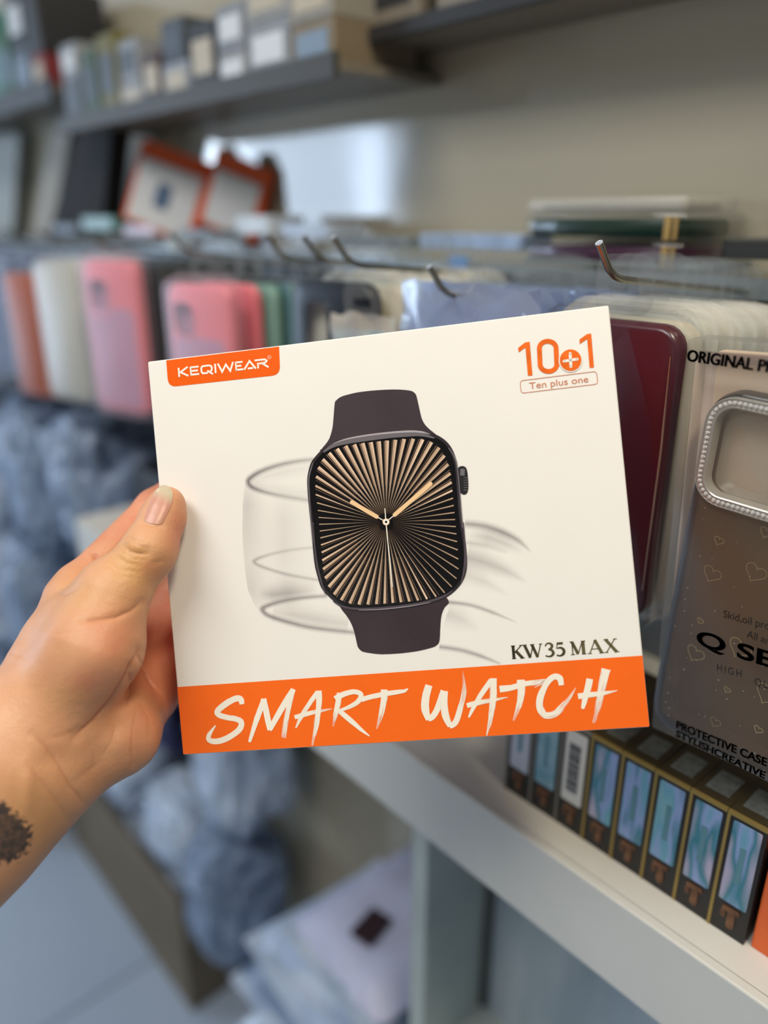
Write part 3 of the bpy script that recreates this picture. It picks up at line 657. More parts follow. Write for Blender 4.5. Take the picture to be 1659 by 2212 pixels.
def inset(vs, d):
    n = len(vs); area2 = sum(vs[i-1].x*vs[i].y-vs[i].x*vs[i-1].y for i in range(n)); sg = 1 if area2 > 0 else -1; out = []
    for i in range(n):
        t = (vs[(i+1) % n]-vs[i-1]).normalized(); out.append(vs[i]+Vector((-t.y, t.x))*d*sg)
    return out
def fill(vs, k):
    f = [(p.x, p.y, k*LAY) for p in vs]
    a2 = sum(vs[i-1].x*vs[i].y-vs[i].x*vs[i-1].y for i in range(len(vs)))
    return f if a2 > 0 else f[::-1]
CASEM = mat('watch_case_print', (62, 57, 64), 0.2, rgb2=(42, 38, 42), vscale=14, coat=0.3)
BLACKM = mat('watch_glass_print', (20, 20, 23), 0.16, coat=0.5, bump=0.04, bscale=900)
g = G(); g.poly(fill(ov, 3), 0); g.poly(fill(inset(ov, 26*s5), 4), 1)
wpic = part('watch_picture', g, [CASEM, BLACKM], wb, recalc=False)
for q_, fl in ((top, 1), (bot, 0)):
    g = G(); pts_ = smoothed(q_, 4); g.poly(pts_[::-1] if fl else pts_); part('strap', g, STRAP, wpic, recalc=False)
g = G(); crown = [(1428, 880), (1440, 810), (1466, 778), (1505, 778), (1528, 806), (1540, 900), (1541, 980), (1525, 1022), (1492, 1028), (1462, 1000), (1440, 945)]
g.poly(fill([Vector((p.x, p.y)) for p in smoothed([Vector(Z5(p)) for p in crown], 3)], 2.6), 0)
ribbon(g, [Z5((1490, 800)), Z5((1488, 860))], 40*s5, lay(3.6), curve=0, mi=1)
for k in range(6): ribbon(g, [Z5((1500, 880+k*22)), Z5((1536, 878+k*22))], 5*s5, lay(3.6), curve=0, mi=1)
part('watch_crown', g, [mat('crown_print', (40, 38, 42), 0.3), mat('crown_grey_print', (112, 110, 116), 0.3)], wpic, recalc=False)
# dial rays
dial = [(*Z5(p), 0) for p in [(176, 900), (172, 1000), (190, 1120), (205, 1270), (218, 1420), (232, 1580)]]+[(*Z6(p), 0) for p in [(245, 640), (268, 725), (305, 800), (360, 868), (430, 912), (500, 932), (600, 938), (760, 930), (900, 918), (1050, 905), (1170, 888), (1260, 865), (1330, 830), (1395, 775), (1440, 695), (1456, 600), (1446, 430)]]+[(*Z5(p), 0) for p in [(1430, 1330), (1416, 1180), (1402, 1030), (1388, 890), (1372, 790), (1340, 700), (1280, 610), (1200, 552), (1115, 532), (1000, 530), (860, 543), (720, 556), (580, 572), (440, 596), (340, 630), (270, 675), (215, 745), (186, 820)]]
dv = [Vector((p[0], p[1])) for p in dial]; C0 = Vector(Z5((805, 1275)))
def edge_hit(th):
    d = Vector((math.cos(th), math.sin(th))); best = None
    for i in range(len(dv)):
        p, q = dv[i-1]-C0, dv[i]-C0; e = q-p; den = d.x*e.y-d.y*e.x
        if abs(den) < 1e-12: continue
        t = (p.x*e.y-p.y*e.x)/den; u = (p.x*d.y-p.y*d.x)/den
        if t > 0 and -1e-6 <= u <= 1+1e-6: best = t if best is None else min(best, t)
    return best or 0.03
g = G(); RC = []
def strip(th, w_end, c_out, c_in, r0=0.10, k=5.0):
    R = edge_hit(th); d = Vector((math.cos(th), math.sin(th))); n = Vector((-d.y, d.x)); b_ = len(g.v)
    for rr, cc_, ww in ((r0*R, c_in, .12), (0.45*R, tuple(a_*.35+b__*.65 for a_, b__ in zip(c_in, c_out)), .45), (0.80*R, c_out, .8), (R, tuple(min(1, x*1.08) for x in c_out), 1.0)):
        for s in (-1, 1):
            q = C0+d*rr+n*(s*w_end*ww*0.5); g.v.append(Vector((q.x, q.y, k*LAY))); RC.append((*cc_, 1))
    for j in range(3): g.f.append((b_+2*j, b_+2*j+2, b_+2*j+3, b_+2*j+1)); g.m.append(0)
rnd = random.Random(5)
NR = 62
def wfun(deg):
    # ray width (zoom px at rim) over the angle, 0 right, counter-clockwise
    keys = [(0, 9), (22, 12), (32, 26), (60, 32), (90, 34), (120, 36), (142, 32), (158, 14), (175, 8), (190, 9), (205, 18), (222, 30), (250, 30), (270, 26), (290, 24), (302, 14), (315, 9), (340, 11), (360, 9)]
    for (a0, w0), (a1, w1) in zip(keys, keys[1:]):
        if a0 <= deg <= a1: return w0+(w1-w0)*(deg-a0)/(a1-a0)
    return 9
for i in range(NR):
    deg = 360*i/NR+2.2; th = math.radians(deg-5.5); w = wfun(deg)
    rv = rnd.randint(-12, 14); up = 16 if 60 < deg < 150 else 0
    tan = L3((208+rv+up, 180+rv+up, 154+rv+up)) if w > 12 else L3((184, 158, 132))
    dk = L3((70, 52, 40))
    strip(th, w*s5, tan, dk)
    if w > 12:
        strip(th+math.radians(2.1), w*s5*rnd.uniform(.08, .22), L3((140, 112, 92)), L3((40, 30, 24)), .45, 4.55)
        rnd.random()
    if 20 < w:
        strip(th+math.radians(0.55), w*s5*.25, L3((172, 142, 118)), L3((62, 46, 36)), .25, 5.5)
g.attr['col'] = ('FLOAT_COLOR', RC)
def col_mat(nm, rough=0.25):
    m, nt, p, out = nodes(nm); at = nt.nodes.new('ShaderNodeAttribute'); at.attribute_name = 'col'
    nt.links.new(at.outputs['Color'], p.inputs['Base Color']); p.inputs['Roughness'].default_value = rough; p.inputs['Coat Weight'].default_value = 0.35; p.inputs['Coat Roughness'].default_value = 0.12
    return m
part('dial_rays', g, col_mat('dial_ray_print'), wpic, recalc=False)
# grey bands and rim lines of the printed case
g = G()
ribbon(g, [Z5(p) for p in [(245, 650), (330, 592), (440, 558), (600, 530), (800, 503), (1000, 487), (1120, 492), (1240, 525)]], [k*s5 for k in (14, 36, 46, 52, 52, 50, 34, 8)], lay(4.4), mi=1)
ribbon(g, [Z5(p) for p in [(330, 574), (440, 536), (600, 505), (800, 480), (1000, 465), (1120, 470), (1200, 490)]], [k*s5 for k in (3, 12, 15, 16, 18, 16, 3)], lay(4.6), mi=0)
ribbon(g, [Z5(p) for p in [(152, 745), (122, 840), (112, 920), (118, 1040), (132, 1250), (150, 1460)]], [k*s5 for k in (8, 13, 12, 10, 10, 10)], lay(4.6), mi=1)
ribbon(g, [Z6(p) for p in [(150, 200), (165, 400), (190, 590), (225, 730), (262, 842)]], [k*s5 for k in (10, 12, 16, 18, 4)], lay(4.6), mi=2)
ribbon(g, [Z6(p) for p in [(330, 905), (420, 955), (560, 975), (760, 968), (1000, 942), (1200, 905), (1330, 858), (1400, 810)]], [k*s5 for k in (6, 16, 20, 18, 18, 20, 20, 4)], lay(4.6), mi=2)
ribbon(g, [Z6(p) for p in [(560, 986), (760, 979), (1000, 953), (1200, 917)]], [k*s5 for k in (3, 6, 6, 3)], lay(4.8), mi=0)
ribbon(g, [Z5(p) for p in [(1365, 612), (1420, 700), (1444, 800), (1462, 980), (1478, 1180), (1492, 1330)]], [k*s5 for k in (8, 14, 12, 10, 10, 10)], lay(4.6), mi=1)
ribbon(g, [Z6(p) for p in [(1496, 200), (1510, 380), (1514, 540), (1500, 650), (1476, 745)]], [k*s5 for k in (10, 12, 22, 18, 4)], lay(4.6), mi=2)
part('watch_rim', g, [mat('rim_light_print', (172, 166, 172), 0.3), mat('rim_grey_print', (108, 102, 108), 0.3), mat('rim_dark_print', (84, 76, 84), 0.3)], wpic, recalc=False)
g = G(); HANDC, HW = 0, 1
def cap_rib(p, q, w, k, mi):
    P, Q = Vector(p), Vector(q); t = (Q-P).normalized(); n = Vector((-t.y, t.x)); r_ = w/2; pts = []
    for i in range(9): a_ = -math.pi/2+math.pi*i/8; pts.append(Q+t*(r_*math.cos(a_))+n*(r_*math.sin(a_)))
    for i in range(9): a_ = math.pi/2+math.pi*i/8; pts.append(P+t*(r_*math.cos(a_))+n*(r_*math.sin(a_)))
    g.poly([(x.x, x.y, k*LAY) for x in pts], mi)
cap_rib(Z5((500, 1099)), Z5((722, 1228)), 37*s5, 6, 0); cap_rib(Z5((1203, 934)), Z5((884, 1210)), 37*s5, 6, 0)
ribbon(g, [Z5((735, 1235)), Z5((805, 1275))], 8*s5, lay(6.2), curve=0, mi=1); ribbon(g, [Z5((875, 1218)), Z5((805, 1275))], 8*s5, lay(6.2), curve=0, mi=1)
ribbon(g, [Z5((795, 1153)), Z5((805, 1275)), Z6((820, 360)), Z6((842, 560)), Z6((863, 778))], [k*s5 for k in (8, 9, 9, 9, 8)], lay(6.6), curve=0, mi=1)
def dsk(c, r_, k, mi): g.poly([(*Z5((c[0]+r_*math.cos(2*math.pi*i/24), c[1]-r_*math.sin(2*math.pi*i/24))), k*LAY) for i in range(24)], mi)
dsk((806, 1275), 31, 7, 0); dsk((806, 1275), 26, 7.3, 1); dsk((806, 1275), 11, 7.6, 2)
part('watch_hands', g, [mat('hand_peach_print', (240, 202, 154), 0.35), mat('hand_white_print', (246, 240, 228), 0.35), BLACKM], wpic, recalc=False)

# ------------------------------------------------------------------ the hand: one continuous skin from blended bone capsules
KD = DEPTH_TL/0.345
def cs(px, py, d):
    d *= KD; return np.array([(px-829.5)*d/FPX, (1106-py)*d/FPX, d])
class Field:
    def __init__(s, lo, hi, h):
        s.lo = np.array(lo); s.h = h; s.n = np.ceil((np.array(hi)-s.lo)/h).astype(int)+1
        s.v = np.full(s.n, 0.05, np.float32)
    def cone(s, a, b, ra, rb, k, flat=None):
        """flat=(axis vector, factor): squash distances along axis"""
        R = max(ra, rb)+k+0.004
        lo = np.maximum(((np.minimum(a, b)-R-s.lo)/s.h).astype(int), 0); hi = np.minimum(((np.maximum(a, b)+R-s.lo)/s.h).astype(int)+1, s.n)
        if (hi <= lo).any(): return
        g_ = [(np.arange(lo[i], hi[i])*s.h+s.lo[i]).astype(np.float32) for i in range(3)]
        X, Y, Z = np.meshgrid(*g_, indexing='ij'); ba = b-a; L2 = ba@ba
        t = np.clip(((X-a[0])*ba[0]+(Y-a[1])*ba[1]+(Z-a[2])*ba[2])/max(L2, 1e-12), 0, 1)
        dx_, dy_, dz_ = X-a[0]-t*ba[0], Y-a[1]-t*ba[1], Z-a[2]-t*ba[2]
        d2 = dx_*dx_+dy_*dy_+dz_*dz_
        if flat is not None:
            ax, f = flat; pr = dx_*ax[0]+dy_*ax[1]+dz_*ax[2]; d2 = d2+(f*f-1)*pr*pr
        d = np.sqrt(d2)-(ra+(rb-ra)*t)
        sl = tuple(slice(lo[i], hi[i]) for i in range(3)); o = s.v[sl]
        hh = np.maximum(k-np.abs(o-d), 0)/k; s.v[sl] = np.minimum(o, d)-hh*hh*k*0.25
    def cut(s, fn):
        g_ = [(np.arange(s.n[i])*s.h+s.lo[i]).astype(np.float32) for i in range(3)]
        s.v = np.maximum(s.v, -fn(*np.meshgrid(*g_, indexing='ij')))
    def mesh(s):
        v = s.v; ins = v < 0; n = v.shape
        c = np.zeros((n[0]-1, n[1]-1, n[2]-1), np.int8)
        for i in (0, 1):
            for j in (0, 1):
                for k in (0, 1): c += ins[i:n[0]-1+i, j:n[1]-1+j, k:n[2]-1+k]
        act = (c > 0) & (c < 8); idx = -np.ones(act.shape, np.int64); cells = np.argwhere(act); idx[act] = np.arange(len(cells))
        acc = np.zeros((len(cells), 3)); cnt = np.zeros(len(cells))
        corners = [(i, j, k) for i in (0, 1) for j in (0, 1) for k in (0, 1)]
        val = {q: v[cells[:, 0]+q[0], cells[:, 1]+q[1], cells[:, 2]+q[2]] for q in corners}
        for q in corners:
            for ax in range(3):
                if q[ax] == 0:
                    r_ = list(q); r_[ax] = 1; r_ = tuple(r_); a_, b_ = val[q], val[r_]; m = (a_ < 0) != (b_ < 0)
                    t = np.where(m, a_/np.where(m, a_-b_, 1), 0); p = np.tile(np.array(q, float), (len(cells), 1)); p[:, ax] += t
                    acc[m] += p[m]; cnt[m] += 1
        P = (cells+acc/cnt[:, None])*s.h+s.lo; faces = []
        for ax in range(3):
            o1, o2 = [x for x in range(3) if x != ax]
            A = np.take(ins, range(n[ax]-1), ax); B = np.take(ins, range(1, n[ax]), ax); E = np.argwhere(A != B)
            E = E[(E[:, o1] > 0) & (E[:, o2] > 0) & (E[:, o1] < n[o1]-1) & (E[:, o2] < n[o2]-1)]
            q = []
            for da, db in ((0, 0), (1, 0), (1, 1), (0, 1)):
                e = E.copy(); e[:, o1] -= da; e[:, o2] -= db; q.append(idx[e[:, 0], e[:, 1], e[:, 2]])
            faces.append(np.stack(q, 1))
        return P, np.concatenate(faces)
Fd = Field(cs(-190, 2050, .30)-np.array([0, 0, .03]), cs(640, 900, .42)+np.array([0, 0.0, .03]), 0.00062)
def bone(pa, pb, ra, rb, k=0.008, flat=None):
    a_, b_ = cs(*pa), cs(*pb); Fd.cone(a_, b_, ra*a_[2]/FPX, rb*b_[2]/FPX, k, flat)
# forearm, wrist, palm
bone((-170, 1905, .312), (-60, 1770, .316), 168, 160, .006)
bone((-60, 1770, .316), (40, 1650, .320), 160, 150, .012)
bone((40, 1650, .322), (150, 1415, .338), 138, 100, .02)
bone((60, 1640, .328), (262, 1590, .338), 118, 66, .02)
bone((262, 1590, .338), (330, 1515, .372), 68, 48, .014)
bone((175, 1540, .340), (255, 1440, .366), 84, 56, .012)
bone((150, 1415, .342), (158, 1292, .352), 92, 50, .016)
# thenar and thumb
bone((105, 1545, .322), (205, 1395, .318), 112, 88, .010)
bone((205, 1395, .318), (248, 1285, .322), 90, 60, .016)
bone((248, 1285, .322), (322, 1190, .327), 60, 53, .010)
bone((322, 1190, .327), (352, 1118, .3335), 52, 44, .008)
bone((352, 1118, .3335), (361, 1088, .3345), 44, 37, .006)
bone((178, 1330, .332), (230, 1275, .330), 58, 50, .016)
# fingers: index, middle, ring, little
bone((158, 1292, .352), (172, 1262, .356), 50, 44, .010)
bone((172, 1262, .356), (332, 1096, .381), 44, 37, .004)
bone((332, 1096, .381), (440, 1012, .389), 36, 31, .004)
bone((440, 1012, .389), (530, 965, .388), 31, 26, .004)
bone((215, 1400, .366), (300, 1335, .380), 50, 42, .008)
bone((300, 1335, .380), (408, 1250, .391), 41, 36, .003)
bone((408, 1250, .391), (520, 1200, .390), 35, 31, .003); bone((520, 1200, .390), (600, 1185, .388), 31, 26, .003)
bone((262, 1450, .372), (335, 1410, .383), 48, 40, .008)
bone((335, 1410, .383), (420, 1360, .391), 40, 35, .003); bone((420, 1360, .391), (520, 1335, .390), 34, 30, .003); bone((520, 1335, .390), (595, 1330, .388), 30, 25, .003)
bone((235, 1400, .370), (392, 1335, .386), 62, 50, .008); bone((290, 1480, .372), (396, 1430, .386), 56, 46, .008)
bone((315, 1515, .374), (365, 1485, .384), 42, 34, .008)
bone((365, 1485, .384), (430, 1460, .390), 33, 30, .003); bone((430, 1460, .390), (510, 1445, .388), 29, 26, .003); bone((510, 1445, .388), (560, 1440, .387), 26, 22, .003)
# the skin is pressed flat where it touches the box
def box_sdf(X, Y, Z):
    q = [X-BC[0], Y-BC[1], Z-BC[2]]
    u = q[0]*e1[0]+q[1]*e1[1]+q[2]*e1[2]; w_ = q[0]*e2[0]+q[1]*e2[1]+q[2]*e2[2]; n_ = q[0]*en[0]+q[1]*en[1]+q[2]*en[2]
    return np.maximum(np.maximum(np.abs(u)-BW/2, np.abs(w_)-BH/2), np.maximum(n_-0.0012, -BT-n_))-0.0004
Fd.cut(box_sdf)
HP, HF = Fd.mesh()
HPX = HP[:, 0]/HP[:, 2]*FPX+829.5; HPY = 1106-HP[:, 1]/HP[:, 2]*FPX
# normals for displacement
g3 = np.gradient(Fd.v, Fd.h)
ii = np.clip(np.round((HP-Fd.lo)/Fd.h).astype(int), 0, np.array(Fd.n)-1)
HN = np.stack([gg[ii[:, 0], ii[:, 1], ii[:, 2]] for gg in g3], 1); HN /= np.linalg.norm(HN, axis=1, keepdims=True)+1e-9
front = np.clip(-(HN*HP).sum(1)/np.linalg.norm(HP, axis=1)*3+0.3, 0, 1)
def seg_dist(pts):
    best = np.full(len(HP), 1e9); pts = [np.array(p, float) for p in pts]
    for a_, b_ in zip(pts, pts[1:]):
        d = b_-a_; t = np.clip(((HPX-a_[0])*d[0]+(HPY-a_[1])*d[1])/(d@d), 0, 1)
        best = np.minimum(best, np.hypot(HPX-a_[0]-t*d[0], HPY-a_[1]-t*d[1]))
    return best
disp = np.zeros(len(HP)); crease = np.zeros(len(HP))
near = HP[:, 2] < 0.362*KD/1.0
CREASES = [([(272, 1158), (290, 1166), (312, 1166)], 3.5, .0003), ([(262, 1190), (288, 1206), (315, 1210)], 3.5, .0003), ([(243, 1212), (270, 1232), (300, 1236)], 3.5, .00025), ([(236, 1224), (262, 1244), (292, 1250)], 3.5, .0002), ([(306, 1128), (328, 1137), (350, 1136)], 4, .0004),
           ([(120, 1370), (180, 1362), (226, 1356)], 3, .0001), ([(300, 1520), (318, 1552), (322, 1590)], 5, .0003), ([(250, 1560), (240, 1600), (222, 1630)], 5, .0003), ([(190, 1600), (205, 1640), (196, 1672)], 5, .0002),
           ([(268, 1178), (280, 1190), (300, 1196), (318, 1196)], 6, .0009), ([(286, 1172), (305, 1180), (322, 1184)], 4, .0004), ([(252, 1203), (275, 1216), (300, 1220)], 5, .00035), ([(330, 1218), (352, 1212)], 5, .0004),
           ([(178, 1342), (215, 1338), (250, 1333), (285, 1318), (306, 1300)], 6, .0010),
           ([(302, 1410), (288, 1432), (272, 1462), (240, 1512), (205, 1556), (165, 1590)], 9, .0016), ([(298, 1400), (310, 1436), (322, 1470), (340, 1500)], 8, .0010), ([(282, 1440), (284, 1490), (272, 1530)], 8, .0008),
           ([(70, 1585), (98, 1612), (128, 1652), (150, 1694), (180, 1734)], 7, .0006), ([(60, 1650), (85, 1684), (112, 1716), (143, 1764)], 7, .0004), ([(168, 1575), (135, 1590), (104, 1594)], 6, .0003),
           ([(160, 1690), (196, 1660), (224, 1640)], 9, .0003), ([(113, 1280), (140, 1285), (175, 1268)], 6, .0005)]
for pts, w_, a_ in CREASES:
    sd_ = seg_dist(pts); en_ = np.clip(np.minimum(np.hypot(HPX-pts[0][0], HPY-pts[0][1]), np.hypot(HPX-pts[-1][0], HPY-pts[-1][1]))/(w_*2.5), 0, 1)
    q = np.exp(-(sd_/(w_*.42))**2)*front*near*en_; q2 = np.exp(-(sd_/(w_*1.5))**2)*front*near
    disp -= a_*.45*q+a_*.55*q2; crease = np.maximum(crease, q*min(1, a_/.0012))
q = np.exp(-(seg_dist([(205, 1200), (217, 1221), (228, 1226)])/6)**2)*front*(HP[:, 2] > .343*KD); disp -= .0008*q; crease = np.maximum(crease, q*.8)
# soft muscle relief of palm and wrist tendons
def blob(x, y, rx_, ry_): return np.exp(-((HPX-x)/rx_)**2-((HPY-y)/ry_)**2)*front*near
disp += .0012*blob(215, 1430, 55, 60)+.0012*blob(255, 1600, 40, 28)+.0008*blob(318, 1545, 30, 40)-.0008*blob(120, 1640, 40, 24)+.0008*blob(60, 1700, 18, 60)
disp += .0006*blob(300, 1180, 14, 10)
HP2 = HP+HN*disp[:, None]
red = .6*blob(190, 1475, 48, 36)+.7*blob(238, 1375, 52, 62)+.8*blob(385, 1150, 26, 55)+.45*blob(330, 1225, 30, 20)+.5*blob(300, 1560, 40, 60)+.35*blob(350, 1060, 40, 30)
back = np.clip((HP[:, 2]-0.336*KD)/(0.034*KD), 0, 1); red = np.maximum(red, .7*back*back*(3-2*back))
red = np.clip(red+crease*.25, 0, 1)
yel = np.clip(blob(285, 1215, 50, 50)+.6*blob(200, 1290, 60, 40)+.5*blob(60, 1760, 90, 90)+.4*blob(150, 1500, 50, 30), 0, 1)
# ink of the tattoo near the wrist: signed distance to its outline
def poly_sd(poly):
    poly = [np.array(p, float) for p in poly]; d = seg_dist(poly+[poly[0]]); ins = np.zeros(len(HP), bool)
    for a_, b_ in zip(poly, poly[1:]+poly[:1]):
        c_ = ((a_[1] > HPY) != (b_[1] > HPY)) & (HPX < (b_[0]-a_[0])*(HPY-a_[1])/(b_[1]-a_[1]+1e-9)+a_[0]); ins ^= c_
    return np.where(ins, -d, d)
tat = poly_sd([(-170, 1690), (-60, 1690), (-5, 1728), (14, 1742), (30, 1752), (48, 1770), (64, 1786), (68, 1805), (62, 1826), (48, 1852), (28, 1860), (5, 1866), (-60, 1870), (-170, 1880)])
tat = np.where(front > .05, tat, 60)
HPw = np.array([R_AX[:], U_AX[:], F_AX[:]])
Wp = HP2@HPw
org = Wp.mean(0)
def skin_material():
    m, nt, p, out = nodes('skin'); N, Lk = nt.nodes.new, nt.links.new
    def attr(nm): a_ = N('ShaderNodeAttribute'); a_.attribute_name = nm; return a_.outputs['Fac']
    def mixc(f, a_, b_):
        x = N('ShaderNodeMix'); x.data_type = 'RGBA'
        Lk(f, x.inputs[0]) if not isinstance(f, float) else setattr(x.inputs[0], 'default_value', f)
        for k, c_ in ((6, a_), (7, b_)):
            if isinstance(c_, tuple): x.inputs[k].default_value = (*L3(c_), 1)
            else: Lk(c_, x.inputs[k])
        return x.outputs[2]
    tc = N('ShaderNodeTexCoord')
    n1 = N('ShaderNodeTexNoise'); n1.inputs['Scale'].default_value = 45; n1.inputs['Detail'].default_value = 5; Lk(tc.outputs['Object'], n1.inputs[0])
    c_ = mixc(n1.outputs['Fac'], (194, 136, 98), (220, 168, 128))
    c_ = mixc(attr('yellow'), c_, (206, 156, 98))
    rm = N('ShaderNodeMath'); rm.operation = 'MULTIPLY'; Lk(attr('red'), rm.inputs[0])
    nr = N('ShaderNodeTexNoise'); nr.inputs['Scale'].default_value = 110; nr.inputs['Detail'].default_value = 4; Lk(tc.outputs['Object'], nr.inputs[0])
    nm = N('ShaderNodeMapRange'); nm.inputs[1].default_value = .3; nm.inputs[2].default_value = .7; nm.inputs[3].default_value = .45; nm.inputs[4].default_value = 1.1; Lk(nr.outputs['Fac'], nm.inputs[0]); Lk(nm.outputs[0], rm.inputs[1])
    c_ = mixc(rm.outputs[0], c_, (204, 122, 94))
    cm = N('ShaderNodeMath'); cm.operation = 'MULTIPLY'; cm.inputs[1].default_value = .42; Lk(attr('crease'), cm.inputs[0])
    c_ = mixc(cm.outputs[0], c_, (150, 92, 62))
    # tattoo ink with brushed, broken edge
    mp = N('ShaderNodeMapping'); mp.inputs['Rotation'].default_value = (0.3, 0.2, .7); mp.inputs['Scale'].default_value = (60, 420, 420); Lk(tc.outputs['Object'], mp.inputs[0])
    n2 = N('ShaderNodeTexNoise'); n2.inputs['Scale'].default_value = 1; n2.inputs['Detail'].default_value = 4; Lk(mp.outputs[0], n2.inputs[0])
    ma = N('ShaderNodeMath'); ma.operation = 'MULTIPLY_ADD'; ma.inputs[1].default_value = 60; ma.inputs[2].default_value = -30; Lk(n2.outputs['Fac'], ma.inputs[0])
    ad = N('ShaderNodeMath'); ad.operation = 'ADD'; Lk(attr('tattoo'), ad.inputs[0]); Lk(ma.outputs[0], ad.inputs[1])
    mr = N('ShaderNodeMapRange'); mr.inputs[1].default_value = 3; mr.inputs[2].default_value = -5; mr.inputs[3].default_value = 0; mr.inputs[4].default_value = 1; Lk(ad.outputs[0], mr.inputs[0])
    st_ = N('ShaderNodeMapRange'); st_.inputs[1].default_value = .36; st_.inputs[2].default_value = .62; st_.inputs[3].default_value = .97; st_.inputs[4].default_value = .82; Lk(n2.outputs['Fac'], st_.inputs[0])
    mm_ = N('ShaderNodeMath'); mm_.operation = 'MULTIPLY'; Lk(mr.outputs[0], mm_.inputs[0]); Lk(st_.outputs[0], mm_.inputs[1])
    c_ = mixc(mm_.outputs[0], c_, (52, 50, 50))
    Lk(c_, p.inputs['Base Color']); p.inputs['Roughness'].default_value = .48
    p.inputs['Subsurface Weight'].default_value = .08; p.inputs['Subsurface Radius'].default_value = (1, .35, .2); p.inputs['Subsurface Scale'].default_value = .004
    v = N('ShaderNodeTexVoronoi'); v.inputs['Scale'].default_value = 900; Lk(tc.outputs['Object'], v.inputs[0])
    n3 = N('ShaderNodeTexNoise'); n3.inputs['Scale'].default_value = 160; n3.inputs['Detail'].default_value = 6; Lk(tc.outputs['Object'], n3.inputs[0])
    sm = N('ShaderNodeMath'); sm.operation = 'MULTIPLY_ADD'; sm.inputs[1].default_value = .25; Lk(v.outputs['Distance'], sm.inputs[0]); Lk(n3.outputs['Fac'], sm.inputs[2])
    bu = N('ShaderNodeBump'); bu.inputs['Strength'].default_value = .4; bu.inputs['Distance'].default_value = .0009; Lk(sm.outputs[0], bu.inputs['Height']); Lk(bu.outputs[0], p.inputs['Normal'])
    return m
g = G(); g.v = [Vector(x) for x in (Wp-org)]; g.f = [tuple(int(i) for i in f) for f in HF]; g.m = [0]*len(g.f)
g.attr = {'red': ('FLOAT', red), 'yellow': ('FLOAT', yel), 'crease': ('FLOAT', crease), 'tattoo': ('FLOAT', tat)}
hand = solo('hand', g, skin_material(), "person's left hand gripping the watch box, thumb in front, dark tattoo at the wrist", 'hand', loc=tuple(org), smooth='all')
# thumbnail laid on the skin
from mathutils.bvhtree import BVHTree
bvh = BVHTree.FromPolygons([Vector(x) for x in Wp], [tuple(int(i) for i in f) for f in HF])
nail_out = [(311, 1122), (318, 1128), (334, 1132), (348, 1131), (358, 1115), (367, 1098), (372, 1080), (373, 1064), (367, 1053), (356, 1048), (344, 1051), (334, 1062), (325, 1080), (317, 1100)]
no = smoothed([Vector(p) for p in nail_out], 3); nc = Vector((342, 1094)); g = G(); NV = []; rings = 6; nn = len(no)
pln = []
def surf(p):
    d = ray(p.x, p.y).normalized(); h_ = bvh.ray_cast(Vector((0, 0, 0)), d)
    return h_[0] if h_[0] is not None else None
base_pts = {}
for k in range(rings+1):
    for i in range(nn):
        p = nc.lerp(no[i], k/rings); s_ = surf(p)
        base_pts[(k, i)] = (p, s_, k/rings)
known = [(p, s_) for p, s_, _ in base_pts.values() if s_ is not None]
for (k, i), (p, s_, rr) in base_pts.items():
    d = ray(p.x, p.y).normalized()
    dep = s_.length if s_ is not None else sum(q.length for _, q in known)/len(known)
    base_pts[(k, i)] = (p, d, dep, rr)
# smooth arch so that the nail reads as one curved plate
dm = sorted(v_[2] for v_ in base_pts.values())[len(base_pts)//2]
axn = Vector((0.42, -0.91)); pn = Vector((0.91, 0.42))
for k in range(rings+1):
    for i in range(nn):
        p, d, dep, rr = base_pts[(k, i)]; q = p-nc; s_ = q.dot(pn)/22; t = q.dot(axn)/44
        arch = dm-0.0016+0.0028*s_*s_+0.0006*t*t
        NV.append(d*(min(dep, dm+.006)-0.0008+.0004*rr**4))
        g.v.append(NV[-1]-org if False else Vector(NV[-1])-Vector(org)); pln.append(max(0, min(1, (t-.28)*2.2)))
for k in range(rings):
    for i in range(nn):
        j = (i+1) % nn; g.f.append((k*nn+i, k*nn+j, (k+1)*nn+j, (k+1)*nn+i)); g.m.append(0)
g.attr['tip'] = ('FLOAT', pln)
def nail_mat():
    m, nt, p, out = nodes('nail'); at = nt.nodes.new('ShaderNodeAttribute'); at.attribute_name = 'tip'
    x = nt.nodes.new('ShaderNodeMix'); x.data_type = 'RGBA'; x.inputs[6].default_value = (*L3((196, 142, 122)), 1); x.inputs[7].default_value = (*L3((196, 182, 156)), 1)
    nt.links.new(at.outputs['Fac'], x.inputs[0]); nt.links.new(x.outputs[2], p.inputs['Base Color']); p.inputs['Roughness'].default_value = .34; return m
nail = part('thumbnail', g, nail_mat(), hand, smooth='all', recalc=False)
for pl in nail.data.polygons: pass

# ------------------------------------------------------------------ clear boxed glitter case at the right (nearest pack)
QY = 0.3365
q0 = atY(1485, 731, QY); q1 = atY(1406, 1572, QY)
QH = (Vector((q0.x, 0, q0.z))-Vector((q1.x, 0, q1.z))).length; QA = math.atan2(q1.x-q0.x, q0.z-q1.z); QW = 0.113; QD = 0.019
qp = thing('phone_case_pack', 'clear box with smoky glitter phone case and rhinestone camera ring at the right edge', 'phone case pack', (q0.x, QY, q0.z), (0, -QA, 0))
ca, sa = math.cos(QA), math.sin(QA)
def qf(px, py, dy=0.0):
    w_ = atY(px, py, QY+dy); x, z = w_.x-q0.x, w_.z-q0.z
    return (x*ca-z*(-sa)*1.0, z*ca-x*sa) if False else (x*ca+z*sa, -x*sa+z*ca)
QBOX = film('clear_box_plastic', rough=0.32, base=0.015, edge=0.5, haze=0.05, hazecol=(225, 215, 200))
g = G(); L_ = lambda ins, y: [(QW/2+x, y, -QH/2+z) for x, z in rrect(QW-2*ins, QH-2*ins, 0.0012, 2)]
g.loft([L_(0.001, 0), L_(0, 0.001), L_(0, QD-0.001), L_(0.001, QD)])
